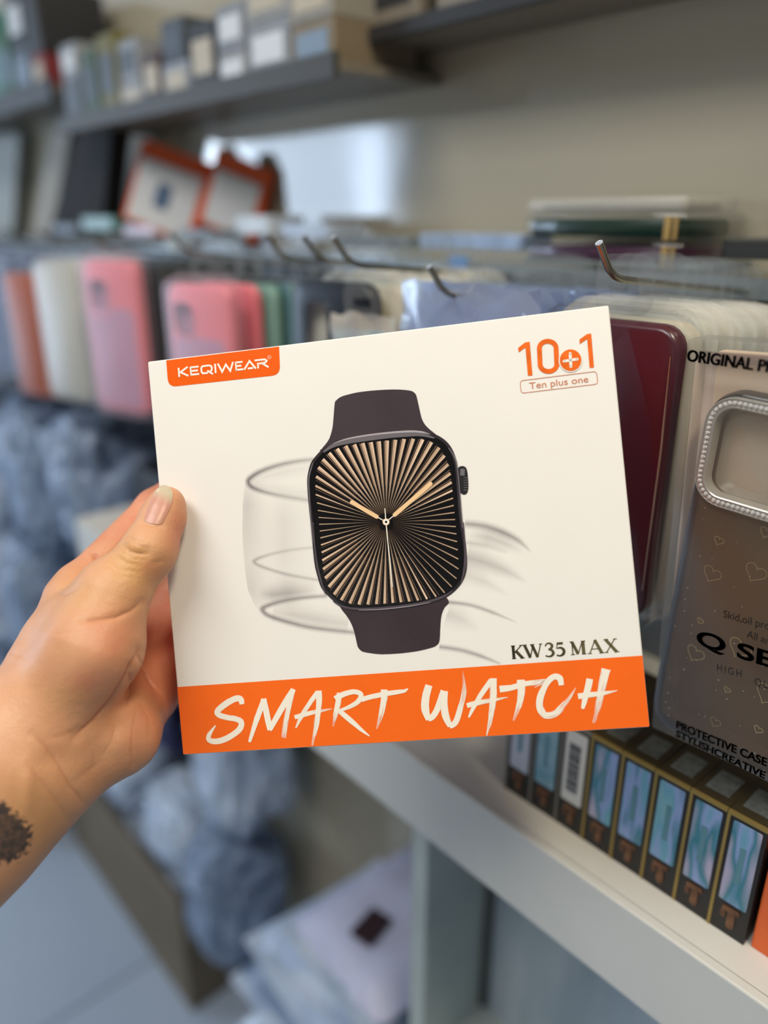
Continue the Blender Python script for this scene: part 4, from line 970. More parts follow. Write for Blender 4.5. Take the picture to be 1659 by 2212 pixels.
part('clear_box', g, QBOX, qp, smooth=True)
g = G(); g.slab(QW-0.010, QH-0.012, 0, 0.0006, 0.006, 0.0002, QW/2, -QH/2)
part('backing_card', g, mat('beige_card', (222, 200, 174), 0.55, var=0.05, vscale=14), qp, loc=(0, QD-0.003, 0))
g = G(); L2_ = lambda ins, y: [(QW/2+x, y, -QH/2+z) for x, z in rrect(QW-0.0024-2*ins, QH-0.012-2*ins, 0.004, 6)]
g.loft([L2_(0.0, 0.0075), L2_(0.0004, 0.008), L2_(0.0012, QD-0.0035), L2_(0.006, QD-0.003)], c0=False, c1=False)
part('inner_tray', g, film('tray_plastic', base=.02, edge=.35, rough=.3, haze=.75, hazecol=(232, 212, 198)), qp, smooth=True)
# smoky case inside
def smoky():
    m, nt, p, out = nodes('smoky_glitter_plastic'); N, Lk = nt.nodes.new, nt.links.new
    tc = N('ShaderNodeTexCoord'); v = N('ShaderNodeTexVoronoi'); v.inputs['Scale'].default_value = 330; Lk(tc.outputs['Object'], v.inputs[0])
    lt = N('ShaderNodeMath'); lt.operation = 'LESS_THAN'; lt.inputs[1].default_value = .10; Lk(v.outputs['Distance'], lt.inputs[0])
    sc_ = N('ShaderNodeSeparateColor'); Lk(v.outputs['Color'], sc_.inputs[0])
    g2 = N('ShaderNodeMath'); g2.operation = 'GREATER_THAN'; g2.inputs[1].default_value = .7; Lk(sc_.outputs[0], g2.inputs[0])
    fl = N('ShaderNodeMath'); fl.operation = 'MULTIPLY'; Lk(lt.outputs[0], fl.inputs[0]); Lk(g2.outputs[0], fl.inputs[1])
    t = N('ShaderNodeBsdfTransparent'); t.inputs[0].default_value = (*L3((168, 150, 128)), 1)
    d = N('ShaderNodeBsdfDiffuse'); d.inputs[0].default_value = (*L3((108, 90, 68)), 1)
    m1_ = N('ShaderNodeMixShader'); m1_.inputs[0].default_value = .42; Lk(t.outputs[0], m1_.inputs[1]); Lk(d.outputs[0], m1_.inputs[2])
    gl = N('ShaderNodeBsdfGlossy'); gl.inputs['Roughness'].default_value = .12
    lw = N('ShaderNodeLayerWeight'); lw.inputs[0].default_value = .4; pw_ = N('ShaderNodeMath'); pw_.operation = 'POWER'; pw_.inputs[1].default_value = 3.5; ml_ = N('ShaderNodeMath'); ml_.operation = 'MULTIPLY_ADD'; ml_.inputs[1].default_value = .4; ml_.inputs[2].default_value = .012; Lk(lw.outputs['Facing'], pw_.inputs[0]); Lk(pw_.outputs[0], ml_.inputs[0])
    m2_ = N('ShaderNodeMixShader'); Lk(ml_.outputs[0], m2_.inputs[0]); Lk(m1_.outputs[0], m2_.inputs[1]); Lk(gl.outputs[0], m2_.inputs[2])
    gg = N('ShaderNodeBsdfGlossy'); gg.inputs['Roughness'].default_value = .35; gg.inputs[0].default_value = (1, .95, .85, 1)
    m3_ = N('ShaderNodeMixShader'); Lk(fl.outputs[0], m3_.inputs[0]); Lk(m2_.outputs[0], m3_.inputs[1]); Lk(gg.outputs[0], m3_.inputs[2])
    Lk(m3_.outputs[0], out.inputs[0]); return m
cl_, cbm = qf(1506, 1045, .007), qf(1450, 1585, .007); ctp = qf(1600, 862, .007)
rl = qf(1508, 1034, .006)[0]; rt = qf(1600, 862, .006)[1]; rb = qf(1560, 1098, .006)[1]; RW = 0.050; RH = rt-rb
rcx, rcz = rl+RW/2+.0004, (rt+rb)/2
CW, CH = 0.080, rt+.0014-cbm[1]; ccx, ccz = rcx-RW/2-.0012+CW/2, rt+.0014-CH/2
CTURN = 0.085                                                          # the case sits slightly turned in its box
g = G(); n_c = 8; y0, y1 = 0.006, 0.0155
PL = lambda w_, h_, r_, y, cx=ccx, cz=ccz: [(cx+x, y, cz+z) for x, z in rrect(w_, h_, r_, n_c)]
g.loft([PL(RW-.004, RH-.004, .012, y0, rcx, rcz), PL(RW-.001, RH-.001, .0125, y0, rcx, rcz), PL(CW-.005, CH-.005, .0115, y0), PL(CW-.0015, CH-.0015, .0135, y0+.001), PL(CW, CH, .0145, y0+.003), PL(CW, CH, .0145, y1), PL(CW-.003, CH-.003, .013, y1), PL(CW-.003, CH-.003, .013, y0+.002)], c0=False, c1=False)
for v in g.v: v.x -= rcx; v.z -= rcz
pc = part('phone_case', g, smoky(), qp, smooth=True, loc=(rcx, 0, rcz), rot=(0, CTURN, 0))
def in_case(g):
    for v in g.v: v.x -= rcx; v.z -= rcz
    return g
g = G()
g.loft([PL(CW-.0085, CH-.0085, .011, y0-.00015), PL(CW-.0045, CH-.0045, .0125, y0-.00012), PL(CW-.001, CH-.001, .0139, y0+.0009), PL(CW+.0006, CH+.0006, .0147, y0+.004), PL(CW+.0006, CH+.0006, .0147, y1), PL(CW-.001, CH-.001, .0142, y1+.0004), PL(CW-.0045, CH-.0045, .0125, y0+.006)], c0=False, c1=False)
part('bumper', in_case(g), film('dark_bumper_plastic', rgb=(110, 112, 116), haze=.5, hazecol=(52, 55, 60), base=.05), pc, smooth=True)
# rhinestone ring
g = G(); RR = lambda ins, y: [(rcx+x, y, rcz+z) for x, z in rrect(RW-2*ins, RH-2*ins, .0135-ins, 8)]
g.loft([RR(0, y0), RR(0, y0-.0026), RR(.0004, y0-.003), RR(.0007, y0-.0022), RR(.0041, y0-.0022), RR(.0044, y0-.003), RR(.0049, y0-.0026), RR(.0056, y0+.003)], c0=False, c1=False)
ring = part('camera_ring', in_case(g), mat('ring_silver', (196, 192, 184), .3, .55), pc, smooth=True)
g = G(); path = [Vector((p[0], p[1])) for p in rrect(RW-.0048, RH-.0048, .0111, 12)]; path.append(path[0]); seg = [(b_-a_).length for a_, b_ in zip(path, path[1:])]; tot = sum(seg); ns = int(tot/.00232)
for i in range(ns):
    s_ = tot*i/ns; j = 0
    while s_ > seg[j]: s_ -= seg[j]; j += 1
    p = path[j].lerp(path[j+1], s_/seg[j])
    for off_ in ((0.0),):
        cx_, cz_ = rcx+p.x, rcz+p.y; r_ = .00118
        lo_ = [(cx_+r_*math.cos(a_), y0-.0024, cz_+r_*math.sin(a_)) for a_ in [k*math.pi/3 for k in range(6)]]
        hi_ = [(cx_+r_*.5*math.cos(a_+.5), y0-.0035, cz_+r_*.5*math.sin(a_+.5)) for a_ in [k*math.pi/3 for k in range(6)]]
        g.loft([lo_, hi_], c0=False)
part('rhinestones', in_case(g), mat('rhinestone', (246, 243, 234), .12, 0.15, spec=1.0, var=.4, vscale=1700), ring, kind='stuff')
g = G(); g.loft([[(rcx+.001+x, y, rcz-.001+z) for x, z in rrect(RW-.012-i_, RH-.012-i_, .009, 6)] for i_, y in ((0, .0135), (.0006, .009), (.0016, .0085))], c0=False)
part('camera_window', in_case(g), film('window_clear', haze=.14, hazecol=(220, 205, 180)), pc, smooth=True)
# hearts printed on the case
g = G(); HEART = []
def heart(px, py, size, rot, lw, dy=.0058):
    c_ = Vector(qf(px, py, dy))-Vector((rcx, rcz)); c_ = Vector((c_.x*math.cos(CTURN)-c_.y*math.sin(CTURN), c_.x*math.sin(CTURN)+c_.y*math.cos(CTURN))); pts = []
    for k in range(28):
        t = 2*math.pi*k/28; x = 16*math.sin(t)**3; y = 13*math.cos(t)-5*math.cos(2*t)-2*math.cos(3*t)-math.cos(4*t)
        x, y = x/17*size/2, y/17*size/2; pts.append((c_.x+x*math.cos(rot)-y*math.sin(rot), c_.y+x*math.sin(rot)+y*math.cos(rot)))
    ribbon(g, pts, lw, lambda u, v: (u, dy-.0001, v), curve=0, closed=True)
for a_ in ((1502, 1412, .0098, -.25, .0005), (1598, 1400, .0115, -.25, .0005), (1658, 1500, .012, -.25, .0005), (1513, 1341, .0034, -.3, .0005), (1571, 1490, .0034, -.3, .0005), (1638, 1576, .0045, -.25, .0006), (1538, 1240, .0095, -.25, .00028), (1632, 1237, .0105, -.25, .00028), (1553, 1168, .005, -.2, .0003), (1655, 1150, .006, -.2, .0003), (1545, 1560, .006, -.2, .0003)): heart(*a_)
part('heart_print', g, film('heart_gold_print', rgb=(235, 215, 150), haze=.5, hazecol=(190, 172, 120), base=.05), pc, recalc=False)
# box lettering
INKB = mat('black_box_print', (22, 22, 24), .4)
fr2 = lambda x, y: qf(x, y, 0); of2 = lambda u, v: (u, -.00025, v)
for txt, p0, p1, cap_, off_, spc in (('ORIGINAL PR', (1484, 779), (1674, 806), 25*.345, .038, 1), ('Skid,oil proo', (1563, 1333), (1676, 1364), 18*.37, 0, 1), ('All aro', (1613, 1376), (1672, 1396), 18*.37, 0, 1), ('Q SE', (1505, 1391), (1672, 1444), 36*.38, .055, 1),
                                     ('HIGH', (1549, 1448), (1602, 1463), 17*.38, 0, 1.35), ('QU', (1630, 1478), (1661, 1488), 17*.38, 0, 1.35), ('PROTECTIVE CASE', (1461, 1572), (1656, 1655), 19*.4, .02, 1), ('STYLISHCREATIVE', (1460, 1590), (1652, 1682), 17*.4, .02, 1)):
    g = G(); bd = 1.1 if off_ >= .038 else (.5 if off_ else 0)
    for k_ in ((-1, 0, 1) if bd else (0,)):
        text_on(g, fr2, txt, (p0[0]+k_*bd, p0[1]+k_*bd*.3), (p1[0]+k_*bd, p1[1]+k_*bd*.3), cap_/FPX, of2, offset=min(off_, .02), space=spc)
    part('box_lettering', g, INKB, qp, recalc=False)
hook(-0.115, 'steel display hook beside the right edge, carrying the clear boxed glitter case', 0.33)
part('hang_tab', G().slab(.05, .03, QD-.0022, QD-.0008, .004, .0004, .06, .012), mat('grey_hanger', (170, 174, 178), .4), qp)

# ------------------------------------------------------------------ row of black boxes on the shelf
def holo():
    m, nt, p, out = nodes('holographic_label'); N, Lk = nt.nodes.new, nt.links.new
    tc = N('ShaderNodeTexCoord'); oi = N('ShaderNodeObjectInfo'); va = N('ShaderNodeVectorMath'); va.operation = 'ADD'; Lk(tc.outputs['Object'], va.inputs[0]); Lk(oi.outputs['Location'], va.inputs[1])
    mp = N('ShaderNodeMapping'); mp.inputs['Scale'].default_value = (60, 1, 14); Lk(va.outputs[0], mp.inputs[0])
    n = N('ShaderNodeTexNoise'); n.inputs['Scale'].default_value = 1; n.inputs['Detail'].default_value = 2; Lk(mp.outputs[0], n.inputs[0])
    r = N('ShaderNodeValToRGB'); cr = r.color_ramp
    for i, (t, c_) in enumerate([(.28, (150, 190, 190)), (.42, (110, 170, 190)), (.5, (150, 170, 215)), (.58, (60, 130, 145)), (.68, (190, 180, 205)), (.76, (160, 195, 180))]):
        e = cr.elements[i] if i < 2 else cr.elements.new(t)
        e.position = t; e.color = (*L3(c_), 1)
    Lk(n.outputs['Fac'], r.inputs[0]); Lk(r.outputs[0], p.inputs['Base Color']); p.inputs['Metallic'].default_value = .35; p.inputs['Roughness'].default_value = .3
    return m
BLK = mat('black_card', (26, 25, 26), .45, var=.15, vscale=40); GOLD = mat('gold_foil', (150, 128, 70), .4, .4); HOLO = holo()
COPPER = mat('copper_foil', (126, 88, 60), .4, .3, rgb2=(78, 50, 36), vscale=160); TOPB = mat('brown_black_top', (58, 48, 26), .5, rgb2=(36, 28, 18), vscale=20)
GREYF = mat('grey_emblem', (116, 120, 116), .4, .3, var=.2, vscale=300)
LABELM = [mat('pale_grey_label', (176, 182, 196), .5, var=.06, vscale=60), mat('teal_label', (104, 150, 168), .35, .2, rgb2=(150, 180, 190), vscale=50), mat('white_label', (206, 206, 200), .5)]
BARM = mat('barcode_ink', (50, 50, 52), .5)
ROWLAB = ['black box with a pale grey label, at the far left end of the shelf row', 'black box with a teal label, second from the left end of the shelf row', 'black box with a white barcode label on the shelf', 'black box right of the barcode one, greenish shimmering label',
          'black box second right of the barcode one, shimmering label', 'black box third right of the barcode one, shimmering label', 'black box fourth right of the barcode one, shimmering label', 'black box with a shimmering label, touching the orange box at the right edge']
bw_, bh_, bd_ = .0202, .077, .085
for i in range(8):
    x = -.2622+.0206*i
    r = thing('product_box', ROWLAB[i], 'box', (x+.0103, .3435, -.362), (0, 0, .012*math.sin(i*2.)), 'black boxes on the shelf')
    part('carton', G().box(-bw_/2, bw_/2, 0, bd_, 0, bh_), [BLK], r)
    part('lid', G().box(-bw_/2, bw_/2, 0, bd_, bh_, bh_+.0006), TOPB, r)
    part('gold_edge', G().box(-bw_/2, bw_/2, -.0006, .0012, bh_-.0012, bh_+.0009).box(-bw_/2-.0001, -bw_/2+.0016, -.0005, 0, 0, bh_-.0012), GOLD if i > 2 else mat('dull_grey_edge', (110, 108, 100), .5), r)
    lm = LABELM[i] if i < 3 else HOLO
    lb = part('label', G().slab(bw_-.0055, .052, -.0006, 0.0002, .0012, .0002, .0008, .0475), lm, r)
    if i == 2:
        g = G(); z = .030; k = 0
        while z < .066:
            w_ = (.0008, .0014, .0006, .002)[k % 4]; g.box(-.0035, .0045, -.0009, -.0005, z, z+w_); z += w_+(.0009, .0012, .0007)[k % 3]; k += 1
        part('barcode', g, BARM, lb)
    else:
        g = G(); g.box(-.0008, .0022, -.00085, -.0005, .036, .060); part('label_stripe', g, mat('label_stripe_ink', (92, 138, 150), .35, .2), lb)
    g = G(); g.slab(.0095, .0034, -.0007, .0001, .0016, .0002, .0008, .0170); g.slab(.0042, .0110, -.0008, .0001, .0018, .0002, .0016, .0108); g.slab(.0028, .0050, -.0007, .0001, .0012, .0002, -.0030, .0130)
    part('emblem', g, COPPER, r)
    g = G(); g.box(-.0065, .0065, .008, .027, bh_+.0006, bh_+.0009); part('top_emblem', g, GREYF, r)
ob = thing('product_box', 'orange box at the right end of the black box row, cut by the frame', 'box', (-.0835, .346, -.362))
part('carton', G().rbox(.023, .08, .062, .001), mat('orange_box_card', (214, 96, 40), .45, var=.05), ob, loc=(0, .04, 0))
part('front_label', G().slab(.014, .012, -.0005, .0003, .001, .0002, .002, .026), mat('white_label', (206, 206, 200)), ob)
for i in range(6):
    x = -.056+.0262*i
    r = thing('product_box', 'black box beyond the right frame edge, %s after the orange box' % ORD[i], 'box', (x, .3435, -.362), (0, 0, 0), 'black boxes past the frame')
    part('carton', G().box(-.0105, .0105, 0, bd_, 0, bh_), BLK, r); part('label', G().slab(.015, .052, -.0006, .0002, .0012, .0002, 0, .0475), HOLO, r)

# ------------------------------------------------------------------ things on the glass ledge
def clear_slab_box(label, x0, x1, z, hgt, col, cname):
    r = thing('flat_case_box', label, 'box', ((x0+x1)/2, .499, z), group='flat clear boxes on the ledge'); w_ = x1-x0; d_ = .088
    part('clear_box', G().rbox(w_, d_, hgt, .004), CLEAR, r, smooth=True, loc=(0, d_/2, 0))
    c_ = G().rbox(w_-.012, d_-.012, hgt*.66, .003); part('phone_case', c_, mat(cname, col, .3, var=.04), r, smooth=True, loc=(-.003, d_/2-.002, hgt*.12))
    g = G(); g.box(w_/2-.0165, w_/2-.0120, .0012, .003, hgt*.05, hgt*.85); g.box(w_/2-.0095, w_/2-.0075, .0012, .003, hgt*.05, hgt*.85); part('gold_edge_glint', g, mat('gold_edge_glint', (214, 176, 110), .35, .5), r)  # gold bars imitate the reflection at the box corner
    return r
clear_slab_box('clear flat box with a plum case, bottom of the stack on the ledge', -.398, -.266, LEDGE+.0045, .0172, (62, 22, 52), 'plum_case')
clear_slab_box('clear flat box with a dark green case, on top of the plum one', -.398, -.266, LEDGE+.0220, .0185, (16, 44, 32), 'dark_green_case')
r = thing('flat_case_box', 'greyish clear empty tray box lying topmost on the ledge stack', 'box', (-.336, .505, LEDGE+.0407), (0, 0, .03), 'flat clear boxes on the ledge')
part('clear_box', G().rbox(.128, .08, .010, .003), MILKY, r, smooth=True, loc=(0, .04, 0)); part('tray', G().rbox(.112, .066, .006, .003), mat('grey_tray', (128, 130, 126), .25, var=.15, vscale=60), r, loc=(0, .04, .001))
solo('flat_packet', G().slab(.15, .085, 0, .004, .01, .001), mat('grey_glassy_packet', (120, 128, 126), .25, var=.15, vscale=50), 'thin grey packet under the stacked flat boxes', 'packet', (-.33, .545, LEDGE+.0040), (math.pi/2, 0, 0))
solo('flat_packet', G().slab(.09, .06, 0, .012, .006, .001), mat('dark_grey_packet', (40, 42, 42), .5), 'dark flat packet right of the stacked flat boxes on the ledge', 'packet', (-.205, .545, LEDGE+.012), (math.pi/2, 0, 0))  # one even dark grey
LED = [(-.47, .11, .012, (150, 172, 205), 'pale blue'), (-.60, .10, .010, (92, 104, 110), 'slate grey'), (-.70, .09, .016, (160, 172, 190), 'silvery grey'), (-.80, .08, .02, (205, 214, 220), 'bright white'), (-.94, .1, .012, (130, 140, 150), 'mid grey'), (-1.1, .09, .014, (210, 190, 205), 'pinkish white'), (-1.24, .1, .02, (84, 130, 118), 'green'), (-1.38, .1, .014, (120, 132, 146), 'dusty blue')]
for x, w_, t_, rgb, lb in LED:
    solo('flat_packet', G().slab(w_, .05, 0, t_, .006, .001), mat(lb.replace(' ', '_')+'_packet', rgb, .3, var=.15, vscale=40), '%s flat packet lying on the glass ledge' % lb, 'packet', (x, .535, LEDGE+t_+.0002), (math.pi/2, 0, .1*math.sin(x*9)), 'flat packets on the ledge')
solo('blue_tag', G().slab(.02, .012, 0, .004, .002, .0006), mat('blue_tag', (86, 140, 200), .4), 'small bright blue tag on the ledge edge, left of the stacked boxes', 'tag', (-.455, .486, LEDGE+.002))

# orange and white smartwatch cartons leaning on the wall
def lean_box(label, bl_, w_, h_, d_, rot, group):
    r = thing('watch_carton', label, 'box', bl_, rot, group)
    part('carton', G().box(-w_/2, w_/2, 0, d_, 0, h_), mat('carton_orange', (214, 84, 24), .45, var=.04), r)
    part('front_print', G().box(-w_/2+.006, w_/2-.010, -.0006, 0, .004, h_-.022), mat('carton_white', (206, 206, 204), .45, var=.03), r)
    if w_ > .1:
        g = G(); g.slab(.026, .034, -.0012, 0, .008, .0003, -.004, h_*.42); part('watch_print', g, mat('carton_watch_print', (84, 104, 130), .3), r)
    return r
lean_box('orange and white watch carton leaning on the ledge, left one of the two', (-1.055, .518, LEDGE+.0215), .120, .108, .03, (-.22, .30, .42), 'orange cartons on the ledge')
lean_box('orange and white watch carton at the right, behind the left one', (-.930, .552, LEDGE+.020), .085, .092, .022, (-.12, .34, .45), 'orange cartons on the ledge')
solo('round_tin', G().tube([(0, 0, 0), (0, 0, .012), (0, 0, .013)], [.016, .016, .014], 20), mat('pale_tin', (206, 220, 226), .3, .2), 'small pale round tin before the orange cartons', 'tin', (-.93, .485, LEDGE+.001), smooth=True)
# dark leaning board and pale boards at the left
b4 = [atY(165, 285, .52), atY(242, 262, .52), atY(218, 535, .52), atY(104, 535, .52)]
for p in b4[2:]: p.z = LEDGE+.001
g = G(); g.loft([[tuple(p) for p in b4], [(p.x, p.y+.03, p.z) for p in b4]])
solo('leaning_board', g, mat('dark_brown_board', (24, 21, 20), .8, var=.2, vscale=12), 'dark brown board leaning left on the ledge under the upper shelf', 'board')
b4 = [atY(112, 285, .56), atY(152, 280, .56), atY(112, 535, .56), atY(66, 535, .56)]
for p in b4[2:]: p.z = LEDGE+.001
g = G(); g.loft([[tuple(p) for p in b4], [(p.x, p.y+.02, p.z) for p in b4]])
solo('leaning_board', g, mat('pale_tan_board', (150, 140, 120), .5, var=.1, vscale=12), 'pale tan narrow board left of the dark leaning board', 'board')
b4 = [atY(-40, 290, .57), atY(40, 285, .57), atY(30, 535, .57), atY(-60, 535, .57)]
for p in b4[2:]: p.z = LEDGE+.001
g = G(); g.loft([[tuple(p) for p in b4], [(p.x, p.y+.02, p.z) for p in b4]])
solo('leaning_board', g, mat('grey_board', (150, 152, 146), .5, var=.1, vscale=12), 'grey board at the left frame edge above the ledge', 'board')

# ------------------------------------------------------------------ upper shelf with goods
us = thing('upper_shelf', 'black edged shelf high on the wall, right section', 'shelf', (-.1156, .52, .150))
part('shelf_board', G().box(-.532, .6, .004, .08, 0, .008), mat('shelf_dark_board', (120, 112, 98), .5), us)
part('front_edge', G().box(-.532, .6, -.004, .004, -.002, .010), DARK_M, us)
us = thing('upper_shelf', 'dark shelf high on the wall, cluttered left section', 'shelf', (-.94, .47, .121))
part('shelf_board', G().box(-.292, .35, .004, .13, 0, .008), mat('shelf_dark_board', (120, 112, 98)), us)
part('front_edge', G().box(-.292, .35, -.003, .004, -.006, .014), mat('shelf_grey_edge', (62, 62, 60), .5), us)
us = thing('upper_shelf', 'dark shelf at the far upper left, above the leaning board', 'shelf', (-1.72, .47, .172))
part('shelf_board', G().box(-.52, .48, .004, .13, 0, .008), mat('shelf_dark_board', (120, 112, 98)), us)
part('front_edge', G().box(-.52, .48, -.003, .004, -.012, .017), DARK_M, us)
def goods(label, x, z, sx, sy, sz, rgb, rotz=0, y=.556, strip=None, group='goods on the upper shelf'):
    nm = 'goods_card_%d_%d_%d' % rgb; k = 1.1556 if z < Z1_+.002 and z > Z2_+.028 and x > -.56 else 1.044; x *= k; sx *= k; sz *= k
    sy, y = (.07, .526) if k > 1.1 else (.1, .477); rgb = tuple(int(c_*.68) for c_ in rgb)
    r = thing('goods_box', label, 'box', (x, y+sy/2, z), (0, 0, rotz), group)
    part('carton', G().rbox(sx, sy, sz, .002), mat(nm, rgb, .45, var=.08, vscale=30), r)
    part('front_label', G().box(-sx*.36, sx*.36, -sy/2-.0008, -sy/2, sz*.25, sz*.75), mat('goods_label_%d' % (sum(rgb) % 5), strip or ((206, 210, 214), (70, 80, 92), (180, 170, 150), (120, 140, 160), (40, 42, 46))[sum(rgb) % 5], .4), r)
    return r
Z1_, Z2_, Z3_ = .1582, .1292, .1802
GD = [('cream box on the right shelf section, rightmost in the frame', -.42, Z1_, .07, .10, .05, (180, 172, 156)), ('cream box with dark front on the right shelf section, second from its left end', -.505, Z1_, .065, .1, .055, (170, 160, 142)),
      ('white box straddling the start of the right shelf section', -.548, Z1_+.0004, .022, .09, .06, (206, 208, 206)),
      ('tan open box on the left shelf section, nearest the right section', -.605, Z2_, .06, .1, .034, (176, 158, 128)), ('pale grey slab box beside the tan box on the left shelf section', -.672, Z2_, .068, .1, .045, (190, 196, 204)), ('small white box in the middle of the left shelf section', -.735, Z2_, .05, .09, .028, (214, 216, 220)),
      ('dark charcoal box in the middle of the left shelf section', -.79, Z2_, .052, .1, .062, (50, 52, 56)), ('silvery box left of the charcoal box on the left shelf section', -.85, Z2_, .058, .1, .034, (196, 206, 220)), ('reddish brown small box on the left shelf section', -.905, Z2_, .04, .09, .05, (96, 62, 52)),
      ('white crumpled looking box on the left shelf section', -.96, Z2_, .058, .09, .026, (214, 222, 232)), ('olive yellow box on the left shelf section', -1.02, Z2_, .05, .09, .085, (150, 140, 50)), ('green box next to the olive yellow one', -1.075, Z2_, .045, .09, .075, (70, 110, 74)),
      ('steel grey box at the left end of the left shelf section', -1.135, Z2_, .06, .09, .05, (120, 130, 144)),
      ('red small box on the far upper left shelf', -1.245, Z3_, .045, .09, .045, (168, 52, 56)), ('grey blue box on the far upper left shelf', -1.31, Z3_, .07, .09, .06, (110, 126, 146)), ('green box on the far upper left shelf', -1.385, Z3_, .05, .09, .09, (74, 140, 100)), ('pale teal box at the upper left frame corner', -1.47, Z3_, .09, .09, .13, (120, 205, 195))]
for q in GD: goods(*q)
GD2 = [('white box stacked on the pale grey slab box', -.672, Z2_+0.0472, .07, .09, .03, (214, 214, 210)), ('slate box stacked on the silvery box', -.85, Z2_+0.0357, .05, .09, .04, (92, 100, 112)), ('white box stacked on the tan open box', -.607, Z2_+0.0357, .062, .09, .03, (206, 200, 186)), ('pale box stacked on the small white box', -.735, Z2_+0.0295, .05, .085, .04, (184, 190, 200)), ('white box stacked on the crumpled looking box', -.96, Z2_+0.0273, .05, .085, .045, (200, 206, 214)), ('dark navy box stacked on the grey blue one', -1.31, Z3_+0.0629, .066, .085, .07, (40, 52, 72)), ('white box stacked on the steel grey one', -1.135, Z2_+0.0524, .05, .085, .04, (206, 214, 222)), ('black box stacked on the red one', -1.245, Z3_+0.0472, .05, .085, .08, (34, 38, 46))]
for q in GD2: goods(*q)

# ------------------------------------------------------------------ floor level: cardboard box, plastic bags, clutter
cbx = thing('cardboard_box', 'tall brown cardboard box on the floor, filled with white plastic bags', 'box', (-1.33, .60, -1.45)) if False else thing('cardboard_box', 'tall brown cardboard box on the floor, filled with white plastic bags', 'box', (-1.34, .425, -1.45))
KR = mat('kraft_board', (112, 100, 80), .7, var=.1, vscale=9); KRI = mat('kraft_inside', (84, 74, 60), .8, var=.1)
def panel(x0, x1, y0, y1, z0, z1, nm): part(nm, G().box(x0, x1, y0, y1, z0, z1), KR, cbx)
panel(-.30, .30, 0, .005, 0, .29, 'side_wall'); panel(-.30, .30, .165, .17, 0, .29, 'side_wall'); panel(.295, .30, .005, .165, 0, .29, 'end_wall'); panel(-.30, -.295, .005, .165, 0, .29, 'end_wall'); panel(-.30, .30, .005, .165, 0, .004, 'bottom')
PLAS = mat('white_poly', (198, 210, 226), .35, rgb2=(160, 178, 204), vscale=18, bump=.5, bscale=60)
PLAS2 = mat('grey_blue_poly', (140, 158, 186), .35, rgb2=(108, 126, 152), vscale=14, bump=.5, bscale=60)
PLASN = mat('navy_poly', (26, 24, 66), .4, rgb2=(40, 40, 96), vscale=20)
def bag(label, loc, s, seed, m=PLAS, rot=(0, 0, 0), group='plastic bags', mark=None):
    r = thing('plastic_bag', label, 'bag', loc, rot, group)
    bm = bmesh.new(); bmesh.ops.create_icosphere(bm, subdivisions=5, radius=1)
    for v in bm.verts:
        p = v.co.copy(); q = p*1.3+Vector((seed, seed*1.7, 0)); n1 = mnoise.noise(q); n2 = abs(mnoise.noise(q*2.6)); n3 = abs(mnoise.noise(q*5.5))
        bx = Vector([math.copysign(abs(c_)**.62, c_) for c_ in p])
        v.co = bx*(1+.22*n1-.30*n2-.14*n3); v.co = Vector((v.co.x*s[0], v.co.y*s[1], v.co.z*s[2]))
    zmin = min(v.co.z for v in bm.verts)
    g = G(); g.v = [v.co-Vector((0, 0, zmin)) for v in bm.verts]; g.f = [tuple(x.index for x in f.verts) for f in bm.faces]; g.m = [0]*len(g.f); bm.free()
    part('film', g, m, r, smooth='all')
    g = G(); t_ = max(v.z for v in g.v) if g.v else s[2]*1.6
    g2 = G(); g2.tube([(0, 0, s[2]*1.35), (s[0]*.1, 0, s[2]*1.7), (s[0]*.28, s[1]*.1, s[2]*1.9)], [s[0]*.22, s[0]*.09, s[0]*.2], 9); crumple(g2, s[0]*.12, 40, seed)
    part('tied_end', g2, m, r, smooth='all')
    if mark: part('logo_patch', G().slab(.03, .03, -s[1]*1.02, -s[1]*.9, .013, .002, -s[0]*.3, s[2]*1.1), mark, r)
    return r
bag('white plastic bag at the right end of the cardboard box', (-1.14, .51, -1.44), (.085, .062, .14), 1.2)
bag('white plastic bag in the middle of the cardboard box', (-1.335, .51, -1.44), (.085, .062, .14), 4.7)
bag('white bag in the far left of the cardboard box', (-1.53, .51, -1.44), (.085, .062, .14), 19.4)
bag('white bag crumpled on top of the cardboard box, right end', (-1.12, .50, -1.15), (.105, .075, .075), 8.1)
bag('white bag with a dark blue spot heaped on the cardboard box', (-1.36, .50, -1.15), (.11, .075, .08), 12.9, mark=mat('blue_spot', (20, 24, 110), .4))
bag('grey blue bag between the cardboard box and the mailer pile', (-.92, .48, -1.20), (.085, .08, .13), 15.9, PLAS2)
bag('navy blue bag behind the white bags on the cardboard box', (-1.26, .53, -.975), (.12, .05, .09), 12.3, PLASN)
